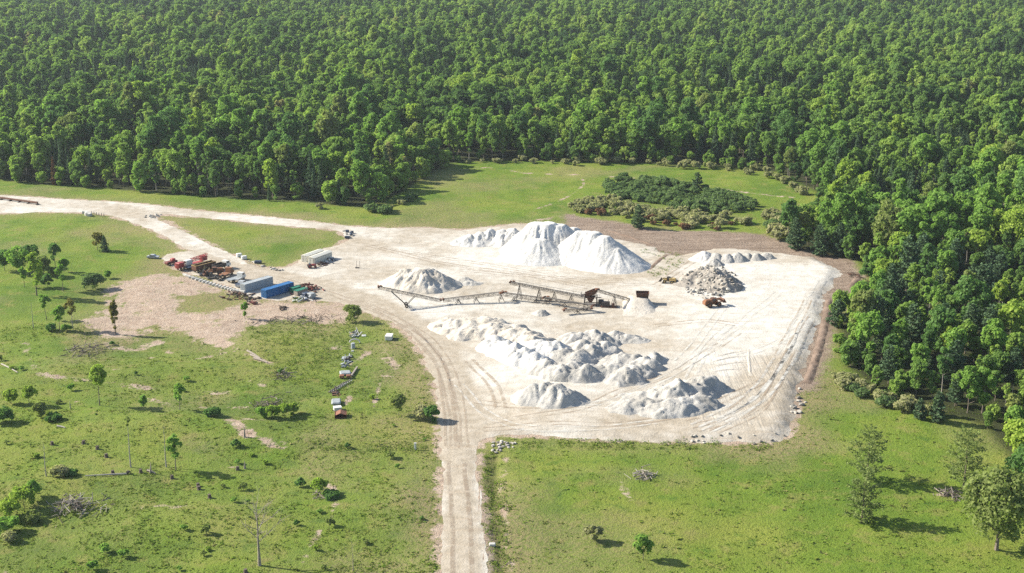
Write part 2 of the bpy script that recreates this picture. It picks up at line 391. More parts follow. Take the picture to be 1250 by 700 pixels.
# ------------------------------------------------------------------ ground sheet
def axis(lo, hi, step, out, grow=1.22):
    a = list(np.arange(lo, hi + step, step)); s = step; up = [a[-1]]
    while up[-1] < out[1]: s *= grow; up.append(up[-1] + s)
    s = step; dn = [a[0]]
    while dn[-1] > out[0]: s *= grow; dn.append(dn[-1] - s)
    return np.array(dn[:0:-1] + a + up[1:])
gx = axis(-245, 215, 1.4, (-2000, 2000)); gy = axis(215, 670, 1.5, (-300, 3200))
X, Y = np.meshgrid(gx, gy); nx, ny = len(gx), len(gy); X = X.ravel(); Y = Y.ravel()
Z = hz(X, Y) - 0.03
idx = np.arange(nx * ny).reshape(ny, nx)
F = np.stack([idx[:-1, :-1], idx[:-1, 1:], idx[1:, 1:], idx[1:, :-1]], -1).reshape(-1, 4)
def groundmat():
    m, nt, b = newmat('meadow_ground', .95, .1); p = pos(nt)
    big = noise_node(nt, .022, 4, .6, p); mid = noise_node(nt, .16, 5, .65, p); fine = noise_node(nt, 1.1, 5, .7, p); tuft = noise_node(nt, 3.2, 3, .6, p)
    col = ramp(nt, big, [(.36, (.080, .136, .016)), (.5, (.118, .174, .021)), (.64, (.168, .196, .034))])
    col = mixc(nt, mapr(nt, mid, .50, .72), col, (.178, .178, .048))
    col = mixc(nt, mapr(nt, mid, .46, .28), col, (.062, .120, .015))
    col = mixc(nt, mapr(nt, fine, .54, .74, 0, .45), col, (.060, .10, .018))
    col = mixc(nt, mapr(nt, fine, .44, .28, 0, .55), col, (.18, .19, .05))
    dry = attr(nt, 'dry'); col = mixc(nt, math_(nt, 'MULTIPLY', dry, mapr(nt, fine, .35, .6, .25, 1)), col, (.22, .18, .09))
    soilc = ramp(nt, noise_node(nt, .35, 5, .65, p), [(.3, (.27, .195, .145)), (.5, (.345, .265, .20)), (.7, (.41, .33, .26))])
    sa = attr(nt, 'soil'); nz = math_(nt, 'MULTIPLY', math_(nt, 'SUBTRACT', math_(nt, 'ADD', math_(nt, 'MULTIPLY', mid, 1.55), math_(nt, 'MULTIPLY', fine, .45)), 1.0), 2.4)
    s = math_(nt, 'ADD', sa, math_(nt, 'MULTIPLY', nz, mapr(nt, sa, .05, .4)))
    col = mixc(nt, mapr(nt, s, .28, .80), col, soilc)
    st = noise_node(nt, 1.0, 4, .6, scaled(nt, .04, .35, .1, R_(-25)))
    brc = ramp(nt, math_(nt, 'MULTIPLY', math_(nt, 'ADD', st, noise_node(nt, .5, 5, .7, p)), .5), [(.36, (.14, .10, .072)), (.5, (.215, .162, .122)), (.64, (.285, .225, .175))])
    s2 = math_(nt, 'ADD', attr(nt, 'brown'), math_(nt, 'MULTIPLY', math_(nt, 'SUBTRACT', math_(nt, 'ADD', mid, fine), 1.0), 1.0))
    col = mixc(nt, mapr(nt, s2, .25, .8), col, brc)
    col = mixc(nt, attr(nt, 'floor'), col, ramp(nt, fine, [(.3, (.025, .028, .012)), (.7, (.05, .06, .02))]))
    nt.links.new(col, b.inputs['Base Color'])
    h = math_(nt, 'ADD', math_(nt, 'MULTIPLY', fine, 1.0), math_(nt, 'MULTIPLY', tuft, .5)); bump(nt, b, h, .85, .6); return m
near = (X > -330) & (X < 340) & (Y < 760)
xn, yn = X[near], Y[near]
A = {k: np.zeros(len(X)) for k in ('soil', 'brown', 'dry', 'floor')}
s = 1 - sstep(-5, 6, sdist(xn, yn, SOIL))
for g in GREEN_IN: s = s * sstep(-3, 3, sdist(xn, yn, g))
for l, wd in PATHS: s = np.maximum(s, (.34 + .3 * (fbm(xn / 4, yn / 4, 12, 3) + .5)) * (1 - sstep(wd * .2, wd * 1.3 + .5, edist(xn, yn, l, False))))
lf = sstep(0, -20, xn) * sstep(440, 390, yn)
s = np.maximum(s, lf * .42 * sstep(.40, .58, fbm(xn / 11, yn / 7, 141, 4, .6)))
rd = np.minimum(np.minimum(sdist(xn, yn, PAD), sdist(xn, yn, MAINROAD)), sdist(xn, yn, haul_poly()))
s = np.maximum(s, .85 * (1 - sstep(-.5, 3.6, rd)))
A['soil'][near] = s
A['brown'][near] = 1 - sstep(-5, 6, sdist(xn, yn, BROWN))
A['dry'][near] = np.clip(1 - sstep(1, 14, rd), 0, 1) * .55 + .6 * sstep(.1, .5, fbm(xn / 30, yn / 30, 51, 4)) + .9 * (1 - sstep(0, 16, sdist(xn, yn, SOIL))) * .6
A['dry'][near] += .28 * sstep(0, -25, xn) * sstep(430, 360, yn) * (.6 + fbm(xn / 14, yn / 14, 61, 4))
A['dry'] = np.clip(A['dry'], 0, 1)
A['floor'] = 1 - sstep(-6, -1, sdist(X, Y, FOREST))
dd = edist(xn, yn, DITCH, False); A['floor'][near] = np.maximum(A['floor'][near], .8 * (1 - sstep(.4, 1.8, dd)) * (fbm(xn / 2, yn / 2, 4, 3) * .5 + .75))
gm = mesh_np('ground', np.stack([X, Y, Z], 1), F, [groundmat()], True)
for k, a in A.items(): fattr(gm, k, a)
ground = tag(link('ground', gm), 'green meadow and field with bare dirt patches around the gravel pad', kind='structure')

# ------------------------------------------------------------------ gravel sheets
def sheet(name, poly, hfun, step, zoff=0.0, skirt=False):
    x0, y0 = poly.min(0); x1, y1 = poly.max(0)
    gx_, gy_ = np.meshgrid(np.arange(x0, x1, step), np.arange(y0, y1, step)); gx_ = gx_.ravel(); gy_ = gy_.ravel()
    gx_ = gx_ + (rng.random(len(gx_)) - .5) * step * .3; gy_ = gy_ + (rng.random(len(gy_)) - .5) * step * .3
    k = sdist(gx_, gy_, poly) < -step * .45
    pts = [Vector(p) for p in poly] + [Vector(p) for p in zip(gx_[k], gy_[k])]
    n = len(poly)
    v, e, f, *_ = delaunay_2d_cdt(pts, [(i, (i + 1) % n) for i in range(n)], [], 1, 1e-4)
    v = np.array([tuple(q) for q in v]); z = hfun(v[:, 0], v[:, 1]) + zoff
    f = np.array([q for q in f if len(q) == 3]); 
    return v, z, f
def gravelmat():
    m, nt, b = newmat('white_gravel', .95, .1); p = pos(nt)
    big = noise_node(nt, .045, 5, .6, p); mid = noise_node(nt, .3, 5, .65, p); fine = noise_node(nt, 2.0, 5, .65, p)
    tan = ramp(nt, mid, [(.3, (.27, .228, .17)), (.5, (.345, .298, .232)), (.7, (.42, .372, .305))])
    wh = ramp(nt, mid, [(.3, (.42, .39, .335)), (.5, (.49, .465, .415)), (.7, (.58, .56, .51))])
    f = math_(nt, 'ADD', attr(nt, 'white'), math_(nt, 'MULTIPLY', math_(nt, 'SUBTRACT', big, .5), 2.4))
    col = mixc(nt, mapr(nt, f, .0, 1.05), tan, wh)
    g = math_(nt, 'ADD', attr(nt, 'grey'), math_(nt, 'MULTIPLY', math_(nt, 'SUBTRACT', mid, .5), 1.0))
    col = mixc(nt, mapr(nt, g, .4, .8), col, (.31, .29, .26))
    st = noise_node(nt, 1.0, 5, .65, scaled(nt, .05, .6, .1, R_(8)))
    col = mixc(nt, mapr(nt, st, .54, .68, 0, .5), col, (.37, .30, .225))
    col = mixc(nt, 1, col, ramp(nt, fine, [(.3, (.90, .895, .89)), (.7, (1.05, 1.05, 1.05))]), 'MULTIPLY')
    nt.links.new(col, b.inputs['Base Color'])
    fur = noise_node(nt, 1.0, 4, .7, scaled(nt, .9, .045, .1, R_(-22)))
    h = math_(nt, 'ADD', math_(nt, 'MULTIPLY', fine, .5), math_(nt, 'ADD', math_(nt, 'MULTIPLY', mid, .8), math_(nt, 'MULTIPLY', math_(nt, 'MULTIPLY', fur, attr(nt, 'furrow')), 2.2)))
    bump(nt, b, h, .6, .5); return m
GRAV = gravelmat()
v, z, f = sheet('gravel_pad', PADF, hp, 1.7)
bd = edist(v[:, 0], v[:, 1], PADF); z = np.where(bd < .05, hz(v[:, 0], v[:, 1]) - .02, z)
pad = mesh_np('gravel_pad', np.column_stack([v, z]), f, [GRAV], True)
x, y = v[:, 0], v[:, 1]
def soft(pxpoly, wd): return 1 - sstep(-wd, wd, sdist(x, y, P(pxpoly)))
white = .42 + .62 * soft([(845,318),(1024,328),(1005,365),(985,430),(930,435),(880,460),(840,400),(860,340)], 8) + .2 * soft([(640,280),(780,320),(700,340),(560,330),(560,290)], 8) + .2 * soft([(560,400),(830,440),(800,500),(620,500)], 8)
white = white + .25 * soft([(470,300),(640,310),(640,400),(500,390)], 10)
hl = smooth_line(P([(560,590),(557,540),(550,480),(525,420),(480,385),(420,360),(360,345),(300,328),(262,312)]), 6)
white = white - .75 * (1 - sstep(3, 9, edist(x, y, hl, False))) - .35 * soft([(203,313),(300,322),(400,345),(425,374),(330,366),(240,336)], 5)
white = white - .3 * soft([(600,525),(950,532),(985,430),(930,435),(880,500),(640,510)], 6)
hl2 = smooth_line(P([(430,290),(520,320),(620,335),(720,345),(800,330),(850,318)]), 6); white = white - .25 * (1 - sstep(2, 6, edist(x, y, hl2, False)))
fattr(pad, 'white', white)
be = edist(x, y, BANK, False); fattr(pad, 'grey', .8 * (1 - sstep(.5, 4.5, be)) * sstep(330, 180, y) + .5 * soft([(740,480),(880,460),(900,500),(760,520)], 4))
fattr(pad, 'furrow', soft([(860,430),(975,440),(950,530),(840,520)], 5) * .45)
tag(link('gravel_pad', pad), 'wide pale crushed stone work pad in the middle of the meadow', kind='structure')
def road(name, poly, w0, label, z0):
    v, z, f = sheet(name, poly, lambda a, b: np.zeros(len(a)), 2.5, z0)
    bd = edist(v[:, 0], v[:, 1], poly); z = np.where(bd < .05, hz(v[:, 0], v[:, 1]) - .04, z)
    me = mesh_np(name, np.column_stack([v, z]), f, [GRAV], True)
    fattr(me, 'white', w0(v[:, 0], v[:, 1])); fattr(me, 'grey', np.zeros(len(v))); fattr(me, 'furrow', np.zeros(len(v)))
    tag(link(name, me), label, kind='structure')
road('gravel_road', ROADF, lambda a, b: .35 + .35 * sstep(-.3, .3, fbm(a / 14, b / 14, 66, 3)), 'pale gravel road running along the forest into the pad', .04)
road('haul_road', HAUL, lambda a, b: -.15 + .75 * sstep(2.4, 4.0, np.abs(a - np.interp(b, HAUL_C[:, 1], HAUL_C[:, 0]))), 'straight tan gravel road leading up to the pad', .045)

# wheel tracks worn into the gravel
def ribbon(line, width, hfun, zoff, V, Fa, AT, jit=0.0):
    l = resample(line, 1.2, False); t = np.gradient(l, axis=0); n = np.stack([-t[:, 1], t[:, 0]], 1); n /= np.linalg.norm(n, axis=1, keepdims=True) + 1e-9
    b = sum(len(q) for q in V); m = len(l); cols = [-1, -.4, .4, 1]
    for c in cols:
        p = l + n * (c * width / 2); V.append(np.column_stack([p, hfun(p[:, 0], p[:, 1]) + zoff])); AT.append(np.full(m, 1 - abs(c) if abs(c) < 1 else 0.0))
    for j in range(3):
        i = np.arange(m - 1); Fa.append(np.stack([b + j * m + i, b + (j + 1) * m + i, b + (j + 1) * m + i + 1, b + j * m + i + 1], 1)[:, ::-1])
def trackmat(name, c):
    m, nt, b = newmat(name, .95, .1); p = pos(nt)
    n = noise_node(nt, .35, 5, .7, p); a = math_(nt, 'MULTIPLY', mapr(nt, attr(nt, 'a'), 0, .55), mapr(nt, n, .38, .64, .06, .68))
    b.inputs['Base Color'].default_value = (*c, 1)
    nt.links.new(a, b.inputs['Alpha']); return m
def tracks(name, lines, c, label, z0, hfun=hp):
    V, Fa, AT = [], [], []
    for k, (l, wd) in enumerate(lines):
        ribbon(l, wd, hfun, z0 + .0015 * k, V, Fa, AT)
    me = mesh_np(name, np.vstack(V), np.vstack(Fa), [trackmat(name, c)], True); fattr(me, 'a', np.concatenate(AT))
    tag(link(name, me), label, kind='structure')
def lanes(px, gauge=2.4, wd=.9):
    l = resample(smooth_line(P(px), 8), 2.0, False); t = np.gradient(l, axis=0); n = np.stack([-t[:, 1], t[:, 0]], 1); n /= np.linalg.norm(n, axis=1, keepdims=True) + 1e-9
    wob = (fbm(np.arange(len(l)) / 9, np.zeros(len(l)) + wd, int(px[0][0]), 2) * .7)[:, None]
    return [(l + n * (wob + gauge / 2), wd), (l + n * (wob - gauge / 2), wd)]
tan_l = []
for px in ([(557,545),(553,500),(538,450),(505,405),(460,378),(400,357),(340,340)], [(565,548),(562,500),(550,455),(520,412),(470,384),(410,362)], [(552,545),(546,480),(528,430),(490,395)],
           [(480,305),(560,318),(640,331),(720,345),(800,350)], [(450,300),(540,322),(640,336),(720,352)], [(800,350),(830,330),(850,318)], [(560,330),(660,338),(760,342)],
           [(590,525),(680,522),(760,522),(850,505),(930,470)], [(600,515),(700,505),(760,480),(830,455),(900,410)], [(840,520),(900,500),(950,440),(985,370)], [(850,530),(920,505),(960,450),(990,390)], [(870,532),(930,500),(965,430)],
           [(800,400),(860,395),(900,400)], [(570,440),(600,470),(610,500)], [(580,490),(640,500),(720,500)]):
    tan_l += lanes(px, 2.4, random.uniform(.7, 1.3))
tracks('wheel_tracks', tan_l, (.35, .28, .21), 'tan wheel tracks worn across the pale pad', .035)
wl = []
for px in ([(560,470),(620,520),(720,527),(800,520)], [(660,495),(740,495),(800,470),(850,440),(900,400),(950,360)], [(850,525),(905,495),(950,445),(980,385),(1005,345)], [(862,532),(925,495),(962,445),(985,395)], [(900,440),(940,425),(975,405)], [(880,520),(940,480),(975,420)],
           [(880,380),(850,420),(830,445)], [(890,400),(860,430),(840,470)], [(500,330),(480,350),(500,380)], [(620,345),(720,360),(800,375)]):
    wl += lanes(px, 2.4, random.uniform(.8, 1.2))
tracks('pale_tracks', wl, (.58, .56, .51), 'white wheel tracks curving across the pale pad', .06)

rl = []
for off in (-2.1, 1.6):
    l = resample(HAUL_C, 2.0, False); rl.append((l + np.column_stack([off + .5 * fbm(l[:, 1] / 15, l[:, 1] * 0, 5, 2), l[:, 1] * 0]), 1.3))
tracks('road_ruts', rl, (.30, .235, .175), 'worn tan wheel ruts along the straight gravel road', .075, lambda x, y: np.zeros(len(x)))
# ------------------------------------------------------------------ plants
def unit(a): return a / (np.linalg.norm(a, axis=-1, keepdims=True) + 1e-9)
def cards(c, n, size, r, asp=1.0):
    """irregular four-cornered leaf sprays at points c with normals n"""
    k = len(c); t = unit(np.cross(n, r.normal(size=(k, 3)))); b = np.cross(n, t)
    s = np.asarray(size).reshape(-1, 1) * np.ones((k, 1)); q = []
    for a, d in ((-1, -.35), (.15, -1), (1, .3), (-.2, 1)):
        q.append(c + t * s * (a + r.normal(size=(k, 1)) * .18) * .6 + b * s * asp * (d + r.normal(size=(k, 1)) * .18) * .6 + n * s * r.normal(size=(k, 1)) * .12)
    v = np.stack(q, 1).reshape(-1, 3); f = np.arange(4 * k).reshape(-1, 4)
    return v, f
def crown_round(seed, H, R, base, nl, per, leaf, top=.5, sq=1.0, inner=.35):
    """domed crown of leafy lobes"""
    r = np.random.default_rng(seed); cz, hz_ = (base + H) / 2, (H - base) / 2
    d = unit(r.normal(size=(nl, 3))); d[:, 2] = np.where(r.random(nl) < top, np.abs(d[:, 2]), d[:, 2]); rad = inner + (1 - inner) * r.random(nl) ** .5
    lr = R * r.uniform(.22, .42, nl)
    prof = 1 - .32 * np.clip(-d[:, 2], 0, 1)
    c = d * rad[:, None] * np.array([R, R, hz_]) * np.column_stack([prof, prof, np.ones(nl)]) * .80; c[:, 2] += cz
    c[:, :2] += r.normal(size=(nl, 2)) * R * .07
    C_, N_ = [], []
    for i in range(nl):
        e = unit(r.normal(size=(per, 3))); out = unit(c[i] - np.array([0, 0, cz - .3 * hz_])); e = unit(e + .45 * out + np.array([0, 0, .2]))
        C_.append(c[i] + e * lr[i] * r.uniform(.55, 1.2, (per, 1)) * np.array([1, 1, .85 * sq])); N_.append(unit(e + .55 * r.normal(size=(per, 3)) + [0, 0, .25]))
    return cards(np.vstack(C_), np.vstack(N_), leaf * r.uniform(.6, 1.35, nl * per), r)
def crown_pine(seed, H, R, base, whorl, per, leaf, nb=6, conic=1.0, up=.18, flat=.5):
    """tiers of needle-bearing branches"""
    r = np.random.default_rng(seed); C_, N_, S_ = [], [], []; z = base
    while z < H - .15:
        t = (z - base) / (H - base); Lb = R * (1 - t) ** (.85 * conic) * (.55 + .45 * min(1, t / .12 + .3)) + .18
        a0 = r.random() * 6.28
        for k in range(nb):
            if r.random() < .08: continue
            a = a0 + 6.283 * k / nb + r.normal() * .22; L_ = Lb * r.uniform(.65, 1.15); tilt = up + r.normal() * .1 + .25 * t
            m = max(5, int(per * L_ / R)); s = r.random(m) ** .7
            x = s * L_; wd = .30 * L_ * (1 - s * .5)
            lat = r.normal(size=m) * wd * .5
            zz = z + x * tilt - .10 * x * x / max(L_, .5) * (1 if up < .1 else .2) + r.normal(size=m) * .10 * (1 + L_ * .3) - np.abs(lat) * .1
            C_.append(np.column_stack([x * math.cos(a) - lat * math.sin(a), x * math.sin(a) + lat * math.cos(a), zz]))
            nn = np.array([-.35 * tilt * math.cos(a), -.35 * tilt * math.sin(a), 1.0]) + r.normal(size=(m, 3)) * flat
            N_.append(unit(nn)); S_.append(leaf * r.uniform(.6, 1.3, m) * (1 - .25 * t))
        z += whorl * r.uniform(.75, 1.25) * (1 - .35 * t)
    return cards(np.vstack(C_), np.vstack(N_), np.concatenate(S_), r, .8)
def limbs_mesh(name, mat, H, R, r0, base, seed, nb=7, n=6, lean=0.0, topf=.8, sub=0):
    r = random.Random(seed); mb = MB(); ht = H * topf
    pts = [(0, 0, -.4)] + [(lean * ht * (k / 5) ** 1.5 + r.uniform(-.05, .05) * ht * .15, r.uniform(-.05, .05) * ht * .15, ht * k / 5) for k in range(1, 6)]
    rad = [r0 * 1.25] + [r0 * (1 - .85 * k / 5) for k in range(1, 6)]
    mb.tube(pts, rad, n)
    def on(t):
        q = t * 5; i = min(4, int(q)); a, b = Vector(pts[i] if i else (0, 0, 0)), Vector(pts[i + 1]); return a.lerp(b, q - i)
    for k in range(nb):
        t = max(.12, base / ht * .9) + (1 - max(.12, base / ht * .9)) * (k + .3) / nb; t = min(t, .97); p = on(t); a = k * 2.4 + r.random(); l = R * r.uniform(.6, .95) * (1.15 - .5 * t)
        q = p + Vector((math.cos(a) * l * .5, math.sin(a) * l * .5, l * .35)); e = p + Vector((math.cos(a) * l, math.sin(a) * l, l * .75))
        rr = r0 * (1 - .8 * t) * .5
        mb.tube([p, q, e], [rr, rr * .7, rr * .25], 4)
        for j in range(sub):
            u = r.uniform(.35, 1); s0 = p.lerp(q, u * 2) if u < .5 else q.lerp(e, u * 2 - 1); aa = a + r.uniform(-1.2, 1.2); ll = l * r.uniform(.25, .5)
            s1 = s0 + Vector((math.cos(aa) * ll, math.sin(aa) * ll, ll * r.uniform(.3, 1.1))); mb.tube([s0, s1], [rr * .4, rr * .12], 3, False)
    me = bpy.data.meshes.new(name); me.from_pydata(mb.v, [], mb.f); me.update(); me.materials.append(mat)
    return me
def crown_me(vf, mat): return mesh_np('crown', vf[0], vf[1], [mat])

# shared kinds for the forest: (crown mesh, trunk mesh, height, radius)
KIND = {'round': [], 'slim': [], 'spruce': [], 'pine': []}
for i, (H, R, b, nl) in enumerate([(15, 3.3, 1.6, 42), (16.5, 3.0, 2.4, 40), (13, 3.4, 1.0, 38), (15.5, 3.8, 2.0, 48), (14, 2.8, 1.4, 34), (12, 3.1, 1.2, 30), (17, 3.2, 3.0, 36)]):
    KIND['round'].append((crown_me(crown_round(100 + i, H, R, b, nl, 72, .54, .5 + .1 * (i % 3), 1, .3 + .1 * (i % 2)), L['forest']), limbs_mesh('trunk', M['bark'], H, R, .2, b, i), H, R))
for i, (H, R, b, nl) in enumerate([(15.5, 2.1, 2.6, 28), (17, 2.0, 3.4, 28), (13, 1.9, 1.6, 24), (14.5, 2.4, 4.0, 18)]):
    KIND['slim'].append((crown_me(crown_round(140 + i, H, R, b, nl, 64, .5, .5), L['forest']), limbs_mesh('trunk', M['palebark'], H, R, .15, b, 20 + i), H, R))
for i, (H, R, b) in enumerate([(15, 2.3, 1.2), (13, 2.0, .8)]):
    KIND['spruce'].append((crown_me(crown_pine(160 + i, H, R, b, .62, 17, .55, 8, 1.0, -.12, .45), L['pine']), limbs_mesh('trunk', M['bark'], H, R, .18, b, 40 + i, 0), H, R))
for i, (H, R, b) in enumerate([(13.5, 3.7, 2.0), (12.5, 3.4, 1.4), (14, 3.9, 2.6)]):
    KIND['pine'].append((crown_me(crown_pine(180 + i, H, R, b, 1.0, 44, .6, 7, .75, .22, .55), L['pine']), limbs_mesh('trunk', M['bark'], H, R, .2, b, 60 + i, 6), H, R))

KIND['bushy'] = []
for i, (H, R, nl) in enumerate([(8, 2.7, 34), (9.5, 2.5, 34), (6.5, 2.6, 28)]):
    KIND['bushy'].append((crown_me(crown_round(210 + i, H, R, -.3, nl, 72, .5, .5, 1, .3), L['forest']), limbs_mesh('trunk', M['bark'], H, R, .12, .5, 80 + i, 5), H, R))
# ---- where the forest trees stand
cell = 6.3; gx_, gy_ = np.meshgrid(np.arange(-1000, 1000, cell), np.arange(240, 2060, cell * .88)); gx_[1::2] += cell / 2
tx = (gx_ + (rng.random(gx_.shape) - .5) * cell * 1.05).ravel(); ty = (gy_ + (rng.random(gx_.shape) - .5) * cell * 1.05).ravel()
cx_ = tx / np.maximum(1, ty * CP + CAMH * SP)              # keep what the view and a step to either side can see
k = inside(tx, ty, FOREST) & (np.abs(cx_) < .46); tx, ty = tx[k], ty[k]
ed = edist(tx, ty, FOREST); k = (ed > 1.6); tx, ty, ed = tx[k], ty[k], ed[k]
near_r = (tx > 95) & (ty < 530)
gap = fbm(tx / 30, ty / 30, 91, 3); k = (rng.random(len(tx)) > .03 + .12 * (gap > .25)); tx, ty, ed, near_r, gap = tx[k], ty[k], ed[k], near_r[k], gap[k]
n = len(tx)
sp = fbm(tx / 55, ty / 55, 92, 3) + rng.normal(size=n) * .22; rnd = rng.random(n)
kind = np.where(sp > .33, 'spruce', np.where(rnd < .34, 'slim', 'round'))
kind = np.where(near_r & (ty < 450) & (rng.random(n) < .32), 'pine', np.where(near_r & (kind == 'spruce'), 'round', kind))
kind = np.where((ed < 12) & (kind == 'spruce') & (rng.random(n) < .7), 'round', kind)
clump = inside(tx, ty, P([(58, 236), (62, 200), (115, 200), (122, 236)]))          # the dark spruce stand at the forest's edge
kind = np.where(clump & (rng.random(n) < .75), 'spruce', kind)
kind = np.where((ed < 8.5) & (rng.random(n) < .72), 'bushy', kind)
var = np.array([rng.integers(len(KIND[q])) for q in kind])
scl = np.clip(1.0 * np.exp(rng.normal(size=n) * .24), .55, 1.6) * (1 + .3 * fbm(tx / 40, ty / 40, 93, 3)); scl = np.where(near_r & (ty < 430), scl * .74, scl); scl = np.where((ed < 5) & (kind != 'bushy'), scl * .85, scl)
scl = np.where(kind == 'spruce', scl * .95, scl)
rot = rng.random(n) * 6.283; tz = hz(tx, ty) - .1
dist = np.sqrt(tx ** 2 + ty ** 2 + CAMH ** 2)
shows = (np.abs(tx / (ty * CP + CAMH * SP)) < .378)
H_ = np.array([KIND[q][v_][2] for q, v_ in zip(kind, var)]) * scl
size = np.where(shows, H_ / dist * (1 + .35 * (ed < 8)), 0)
broad = (kind == 'round') | (kind == 'slim') | (kind == 'bushy'); order = np.argsort(-size)
one = np.zeros(n, bool); one[[i for i in order if broad[i]][:225]] = True
one[[i for i in order if not broad[i] and size[i] > .0225]] = True
pick = [i for i in order if kind[i] == 'pine']; one[pick] = one[pick] & (size[pick] > 0)
for q in KIND:                                   # at least one single tree of every shape
    for v_ in range(len(KIND[q])):
        m_ = np.nonzero((kind == q) & (var == v_))[0]
        if len(m_) and not one[m_].any(): one[m_[np.argmax(size[m_])]] = True
SRC = {}
COLW = {'bright': 'yellow-green', 'mid': 'mid-green', 'dark': 'dark green', 'grey': 'grey-green'}
def forest_zone(u, v_):
    if u < 250 and v_ < 262: return 'behind the mown strip\'s west half'
    if u < 480 and v_ < 270: return 'behind the mown strip\'s east half'
    if u < 570 and v_ < 240: return 'at the shaded meadow corner'
    if u < 770 and v_ < 240: return 'behind the upper meadow'
    if u < 955 and v_ < 240: return 'behind the shrub patch'
    if v_ < 330: return 'of the right wood above the dirt track'
    if v_ < 430: return 'of the right wood beside the pad'
    return 'of the right wood by the near meadow'
def px(x, y, z=0):
    dx, dy, dz = x, y, z - CAMH; d = dy * CP - dz * SP; return 625 + FPX * dx / d, 350 - FPX * (dy * SP + dz * CP) / d
def put_tree(name, label, cat, group, x, y, z, rz, s, cm, tm, leaf=None, parent_scale=None):
    t = thing(name, label, cat, (x, y, z), rz, group); t.scale = (s, s, s * 1.0) if not parent_scale else parent_scale
    c = link('crown', cm, t); k = link('trunk', tm, t)
    if leaf is not None: c.material_slots[0].link = 'OBJECT'; c.material_slots[0].material = leaf
    return t
NAMES = {'bushy': ('leafy_tree', 'low tree leafy to the ground', 'tree'), 'round': ('broadleaf_tree', 'round-crowned broadleaf tree', 'tree'), 'slim': ('slender_tree', 'slim broadleaf tree', 'tree'), 'spruce': ('spruce_tree', 'narrow pointed spruce', 'conifer'), 'pine': ('pine_tree', 'tiered pine', 'conifer')}
for i in np.nonzero(one)[0]:
    q = kind[i]; cm, tm, H, R = KIND[q][var[i]]; u, v_ = px(tx[i], ty[i])
    if q in ('round', 'slim', 'bushy'):
        g = fbm(tx[i] / 25, ty[i] / 25, 95, 2) + rng.normal() * .35 + (.02 if near_r[i] else -.05)
        lk = 'bright' if g > .42 else 'dark' if g < -.42 else 'grey' if rng.random() < .1 else 'mid'; word = COLW[lk] + ' '
    else: lk = 'pine'; word = 'dark '
    row = 'front row' if ed[i] < 6 else 'inner'
    name, kw, cat = NAMES[q]; zone = forest_zone(u, v_)
    t = put_tree(name, f'{word}{row} {kw} {zone}', cat, f'{word}{row} {kw}s {zone}', tx[i], ty[i], tz[i], rot[i], scl[i], cm, tm, L[lk])
rest = ~one
# the far-off wood that reads as one mass
def forest_mass():
    order = [(q, j) for q in ('round', 'slim', 'bushy', 'spruce', 'pine') for j in range(len(KIND[q]))]; num = {k: i for i, k in enumerate(order)}
    x, y, z = tx[rest], ty[rest], tz[rest]
    me = bpy.data.meshes.new('forest'); me.vertices.add(len(x)); me.vertices.foreach_set('co', np.column_stack([x, y, z]).astype(np.float32).ravel()); me.update()
    fattr(me, 'scl', scl[rest]); fattr(me, 'rot', rot[rest])
    a = me.attributes.new('var', 'INT', 'POINT'); a.data.foreach_set('value', np.array([num[(q, v_)] for q, v_ in zip(kind[rest], var[rest])], np.int32))
    o = tag(link('forest', me), 'dense mixed green forest filling the far distance', kind='stuff')
    ng = bpy.data.node_groups.new('forest_scatter', 'GeometryNodeTree')
    ng.interface.new_socket('Geometry', in_out='INPUT', socket_type='NodeSocketGeometry'); ng.interface.new_socket('Geometry', in_out='OUTPUT', socket_type='NodeSocketGeometry')
    gi, go = ng.nodes.new('NodeGroupInput'), ng.nodes.new('NodeGroupOutput'); iop = ng.nodes.new('GeometryNodeInstanceOnPoints'); jn = ng.nodes.new('GeometryNodeJoinGeometry')
    srcs = {}
    for ob in scene.objects:
        if ob.type == 'MESH' and ob.parent and ob.name.startswith('crown'): srcs.setdefault(ob.data.name, ob)
        if ob.type == 'MESH' and ob.parent and ob.name.startswith('trunk'): srcs.setdefault(ob.data.name, ob)
    for k in reversed(order):                       # join keeps the last link first
        cm, tm, H, R = KIND[k[0]][k[1]]; j2 = ng.nodes.new('GeometryNodeJoinGeometry'); g2 = ng.nodes.new('GeometryNodeGeometryToInstance')
        for dm in (cm, tm):
            oi = ng.nodes.new('GeometryNodeObjectInfo'); oi.transform_space = 'ORIGINAL'; oi.inputs['Object'].default_value = srcs[dm.name]
            ng.links.new(oi.outputs['Geometry'], j2.inputs[0])
        ng.links.new(j2.outputs[0], g2.inputs[0]); ng.links.new(g2.outputs[0], jn.inputs[0])
    def na(nm, ty_):
        q = ng.nodes.new('GeometryNodeInputNamedAttribute'); q.data_type = ty_; q.inputs['Name'].default_value = nm
        return next(s for s in q.outputs if s.enabled and s.name == 'Attribute')
    cb = ng.nodes.new('ShaderNodeCombineXYZ'); ng.links.new(na('rot', 'FLOAT'), cb.inputs[2])
    ng.links.new(gi.outputs[0], iop.inputs['Points']); ng.links.new(jn.outputs[0], iop.inputs['Instance']); iop.inputs['Pick Instance'].default_value = True
    ng.links.new(na('var', 'INT'), iop.inputs['Instance Index']); ng.links.new(cb.outputs[0], iop.inputs['Rotation']); ng.links.new(na('scl', 'FLOAT'), iop.inputs['Scale'])
    ng.links.new(iop.outputs[0], go.inputs[0])
    md = o.modifiers.new('scatter', 'NODES'); md.node_group = ng
    print('forest mass', rest.sum(), 'single trees', one.sum(), 'sources', len(srcs))
forest_mass()

